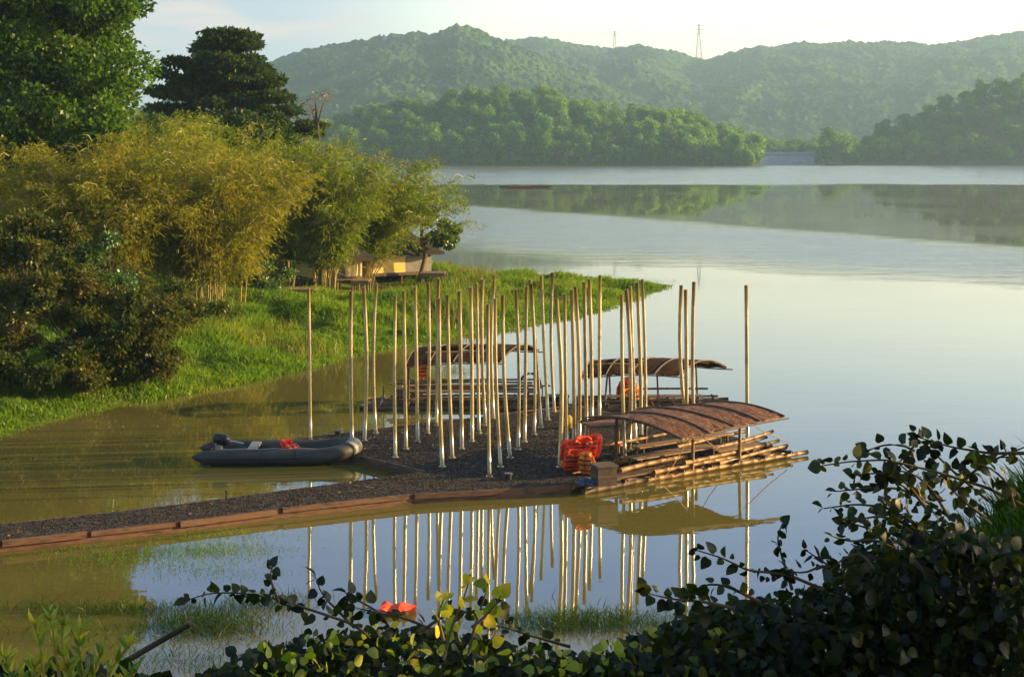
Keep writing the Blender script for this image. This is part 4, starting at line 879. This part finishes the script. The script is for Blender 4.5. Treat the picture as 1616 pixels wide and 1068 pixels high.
tag(put_blades('reeds', P[near], r.uniform(.04, .26, near.sum()), .013, G['grassn'], r, .8), 'shade-darkened green reeds standing in the water below the near bank', 'reeds', kind='stuff')
def leafy(name, t, P, A, Nn, L, mat, r, wid=.62, attr=None):
    V, Fc, k = ovate(P, A, Nn, L, r, wid); a = r.uniform(0, 1, len(P)) if attr is None else attr
    return put(name, (V, Fc), mat, t, smooth=True, attr=np.repeat(a, k))
def mass(poly, D0, D1, n, r):                   # leaf points below an outline, in a volume of real depth
    pf_ = prof(poly); x = r.uniform(poly[0][0], poly[-1][0], n); D = D0+(D1-D0)*r.random(n)
    top = pf_(x); y = top+(1125-top)*r.random(n)**.9+np.abs(r.normal(0, 10, n))
    P = np.stack([(x-808)/F*D, D, CH-(y-YH)/F*D], 1); return P
def sprays(name, paths, D, mat, t, r, L=.07, step=.045, mat2=None):
    stem = MB(); P = []; A = []; Nn = []
    for pth in paths:
        D_ = D+r.normal(0, .12); pts = np.array([at(x, y, D=D_) for x, y in pth])
        seg = np.linalg.norm(np.diff(pts, axis=0), axis=1); cum = np.concatenate([[0], np.cumsum(seg)]); m = int(cum[-1]/step)
        q = np.linspace(0, cum[-1], max(6, m)); pp = np.stack([np.interp(q, cum, pts[:, i]) for i in range(3)], 1)
        for i in range(3): pp[1:-1, i] = (pp[:-2, i]+pp[1:-1, i]*2+pp[2:, i])/4
        stem.tube(pp, np.linspace(.0055, .0018, len(pp)), 6)
        tan = unit(np.gradient(pp, axis=0))
        for i in range(1, len(pp)):
            for s_ in ((-1, 1) if r.random() < .55 else ((-1,) if i % 2 else (1,))):
                a = tan[i]*.6+np.array([0, 0, s_*.75])+r.normal(0, .45, 3); P.append(pp[i]+.008*a); A.append(a); Nn.append(r.normal(0, 1, 3)+[0, -.6, .8])
        P.append(pp[-1]); A.append(tan[-1]+r.normal(0, .2, 3)); Nn.append(r.normal(0, 1, 3)+[0, -.5, 1])
    P, A, Nn = np.array(P), np.array(A), np.array(Nn)
    leafy(name, t, P, A, Nn, L*r.uniform(.45, 1.15, len(P)), mat, r)
    put('stems', stem, M['bark'], t, smooth=True)
r = rng(81)
tR = thing('bush', (1.2, 4.9, float(near_h(np.array([1.2]), np.array([4.9]))[0])), 'big dark leafy bush filling the lower right corner', 'bush', 'bushes in the foreground')
P = np.concatenate([mass([(960, 1025), (1040, 985), (1120, 955), (1200, 940), (1290, 925), (1340, 880), (1400, 840), (1470, 825), (1540, 835), (1630, 840), (1700, 840)], 4.4, 5.8, 9000, r), mass([(1330, 960), (1400, 870), (1500, 850), (1700, 850)], 4.3, 5.6, 4200, r), mass([(1310, 930), (1350, 850), (1390, 790), (1440, 775), (1480, 800), (1560, 835), (1640, 840)], 4.3, 4.9, 1100, r)])
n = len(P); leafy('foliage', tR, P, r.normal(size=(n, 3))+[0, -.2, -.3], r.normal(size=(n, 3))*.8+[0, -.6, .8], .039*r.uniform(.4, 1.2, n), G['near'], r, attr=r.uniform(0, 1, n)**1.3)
sprays('leaves', [[(1620, 800), (1560, 770), (1480, 745), (1400, 725), (1340, 728), (1295, 735)], [(1616, 715), (1560, 715), (1500, 705), (1450, 690)], [(1500, 780), (1540, 740), (1580, 720), (1630, 700)], [(1480, 800), (1420, 770), (1370, 770), (1320, 775)],
   [(1450, 830), (1400, 800), (1350, 795), (1300, 802)], [(1420, 870), (1380, 850), (1340, 855), (1312, 845)], [(1250, 930), (1235, 880), (1225, 850), (1235, 825)], [(1300, 930), (1240, 905), (1180, 900), (1140, 880), (1100, 868)],
   [(1440, 730), (1440, 705), (1400, 700), (1370, 710)], [(1560, 790), (1500, 740), (1470, 710), (1445, 690)], [(1200, 950), (1150, 925), (1120, 920), (1085, 935)], [(1330, 900), (1300, 890), (1270, 905), (1240, 900)], [(1400, 790), (1395, 760), (1410, 735), (1430, 720)],
   [(1380, 900), (1360, 870), (1330, 880), (1310, 900)], [(1520, 830), (1460, 790), (1430, 770), (1390, 745)], [(1160, 960), (1120, 950), (1060, 945), (1020, 935)], [(1440, 840), (1400, 815), (1370, 815), (1345, 825)], [(1460, 800), (1430, 760), (1390, 745), (1350, 750)], [(1500, 820), (1470, 770), (1440, 745), (1410, 742)], [(1420, 900), (1390, 840), (1360, 830), (1330, 822)], [(1600, 800), (1590, 760), (1560, 735), (1530, 730)], [(1560, 820), (1520, 790), (1490, 760), (1470, 740)], [(1350, 930), (1320, 900), (1290, 880), (1275, 870)]], 4.5, G['near'], tR, r, .035, .019)
tM = thing('bush', (-.1, 5.2, float(near_h(np.array([-.1]), np.array([5.2]))[0])), 'low vine covered bush with heart shaped leaves along the bottom middle', 'bush', 'bushes in the foreground')
P = mass([(250, 1085), (330, 1055), (400, 1030), (470, 1000), (560, 985), (700, 990), (760, 1000), (880, 1030), (960, 1020), (1060, 995), (1150, 980)], 4.6, 6.0, 7000, r)
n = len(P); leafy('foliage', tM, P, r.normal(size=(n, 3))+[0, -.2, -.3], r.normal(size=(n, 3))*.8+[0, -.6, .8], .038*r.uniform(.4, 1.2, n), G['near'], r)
sprays('leaves', [[(620, 1040), (560, 985), (500, 965), (440, 945), (380, 935), (330, 935), (300, 945)], [(440, 950), (430, 925), (425, 905), (430, 893)], [(560, 990), (530, 960), (505, 935), (500, 915)], [(620, 1000), (600, 965), (570, 950), (545, 935)], [(700, 1000), (640, 975), (590, 965), (560, 958)], [(480, 1060), (430, 1030), (400, 1025), (375, 1035)], [(900, 1020), (830, 1000), (800, 990), (770, 985)], [(660, 1000), (700, 970), (740, 965), (790, 955)]], 4.7, G['near'], tM, r, .038, .024)
n = 420; P = mass([(380, 1020), (560, 985), (700, 990), (880, 1020), (1150, 980)], 4.5, 4.7, n, r); leafy('sun_tint_leaves', tM, P, r.normal(size=(n, 3)), r.normal(size=(n, 3))+[0, -.6, .6], .036*r.uniform(.5, 1.1, n), G['nearb'], r)  # brightened leaf colour imitates flecks of sun on the bush
tS = thing('sapling', (-.1, 4.6, float(near_h(np.array([-.1]), np.array([4.6]))[0])), 'yellow green sprig standing up in the middle of the foreground', 'plant')
sprays('leaves', [[(700, 1040), (715, 980), (735, 940), (742, 905)], [(740, 1030), (750, 980), (765, 945), (770, 920)], [(700, 1010), (690, 970), (700, 945)], [(745, 990), (780, 960), (790, 940)]], 4.45, G['nearb'], tS, r, .040, .03)
tL = thing('sapling', (-1.35, 4.6, float(near_h(np.array([-1.35]), np.array([4.6]))[0])), 'young yellow green shoots at the lower left corner', 'plant')
def shoots(pths, D, mat, t, r, L):
    stem = MB(); P = []; A = []; Nn = []
    for pth in pths:
        pts = np.array([at(x, y, D=D+r.normal(0, .06)*0) for x, y in pth]); q = np.linspace(0, 1, 9); cum = np.linspace(0, 1, len(pts)); pp = np.stack([np.interp(q, cum, pts[:, i]) for i in range(3)], 1)
        stem.tube(pp, np.linspace(.006, .002, 9), 6)
        for i in range(2, 9):
            for s_ in (-1, 1): P.append(pp[i]); A.append([s_*.5+r.normal(0, .2), r.normal(0, .4), .9]); Nn.append([r.normal(0, .6), -1, .3+r.normal(0, .4)])
    P, A, Nn = np.array(P), np.array(A), np.array(Nn); leafy('leaves', t, P, A, Nn, L*r.uniform(.6, 1.15, len(P)), mat, r, .22); put('stems', stem, M['culm'], t, smooth=True)
shoots([[(100, 1110), (90, 1040), (85, 1000), (78, 965)], [(140, 1110), (128, 1050), (125, 1015), (128, 990)], [(60, 1110), (55, 1060), (52, 1045)], [(160, 1100), (175, 1055), (195, 1030), (205, 1015)], [(105, 1110), (110, 1070), (108, 1050)], [(30, 1120), (15, 1060), (8, 1035)], [(150, 1110), (148, 1060), (160, 1030)], [(120, 1110), (105, 1060), (98, 1010), (100, 985)], [(85, 1110), (70, 1070), (62, 1010), (55, 985)], [(180, 1110), (190, 1080), (215, 1060)], [(45, 1110), (30, 1085), (28, 1060)]], 4.6, G['nearb'], tL, r, .047)
P = mass([(-40, 1050), (60, 1048), (150, 1045), (250, 1062)], 4.7, 5.4, 420, r); n = len(P)
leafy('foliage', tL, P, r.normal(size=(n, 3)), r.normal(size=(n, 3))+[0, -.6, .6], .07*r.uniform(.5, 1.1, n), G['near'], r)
a = at(298, 985, D=5.2); b = at(90, 1110, D=5.0)
t = thing('stick', b, 'dark straight stick slanting up from the lower left with a cut end', 'stick')
put('shaft', MB().tube([b, (a+b)/2+[0, 0, .004], a], [.011, .010, .009], 9), M['bark'], t, smooth=True)
put('cut_end', MB().tube([a, a+(a-b)/np.linalg.norm(a-b)*.012], .0092, 9), M['plank'], t)
c = at(628, 964, ZP-.2)
mb = MB(); r2 = rng(3)
nu, nv = 16, 6; V = []
for i in range(nu+1):
    for j in range(nv+1): V.append([c[0]-.30+.60*i/nu, c[1]-.25+.5*j/nv, .06+.07*vnoise(np.array([i*.6]), np.array([j*.8]), None, 2)[0]+.015*math.sin(i*.8)])
V = np.array(V); nn_ = len(V); V = np.concatenate([V, V-[0, 0, .03]]); g_ = [(i*(nv+1)+j, (i+1)*(nv+1)+j, (i+1)*(nv+1)+j+1, i*(nv+1)+j+1) for i in range(nu) for j in range(nv)]
tag(put('red_cloth', MB().add(V, g_+[tuple(q+nn_ for q in f[::-1]) for f in g_]), M['red'], loc=c, smooth=True), 'bright red cloth lying in the water grass behind the foreground vine', 'cloth')
# unseen tree added right of the frame: its crown keeps the foreground in shade
r = rng(91); cl = cloud((11.5, 8.0, 8.6), (3.0, 3.6, 2.6), 16, 1.0, r, .8)
tree_at('added_shade_tree', (11.5, 8.3, float(near_h(np.array([11.5]), np.array([8.3]))[0])), 'unseen tree added just outside the right of the view for shade', 'tree', G['big'], cl, 2600, .26, .17, r, trunk=(11.5, 8.0, 8), trunk_r=.22)
cl = cloud((3, -4.5, 11.5), (8, 4.5, 3.6), 70, 1.7, r, .7)  # unseen crown added behind the camera to darken the foreground leaves
tree_at('added_shade_tree', (4, -5.5, 6.2), 'unseen broad tree added behind the viewpoint to block skylight', 'tree', G['big'], cl, 36000, .30, .20, r, trunk=(3.5, -5, 11), trunk_r=.3)
# ------------------------------------------------------------------ haze
m, nt, out = newmat('haze'); pv = nt.nodes.new('ShaderNodeVolumePrincipled'); pv.inputs['Color'].default_value = (.45, .71, .92, 1); pv.inputs['Density'].default_value = .00023; pv.inputs['Anisotropy'].default_value = .25
nt.links.new(pv.outputs[0], out.inputs['Volume'])
hz = put('haze', MB().box((0, 2300, 123.5), (9400, 5400, 257)), m); hz['kind'] = 'stuff'; hz['label'] = 'thin evening haze over the lake'; hz['category'] = 'haze'
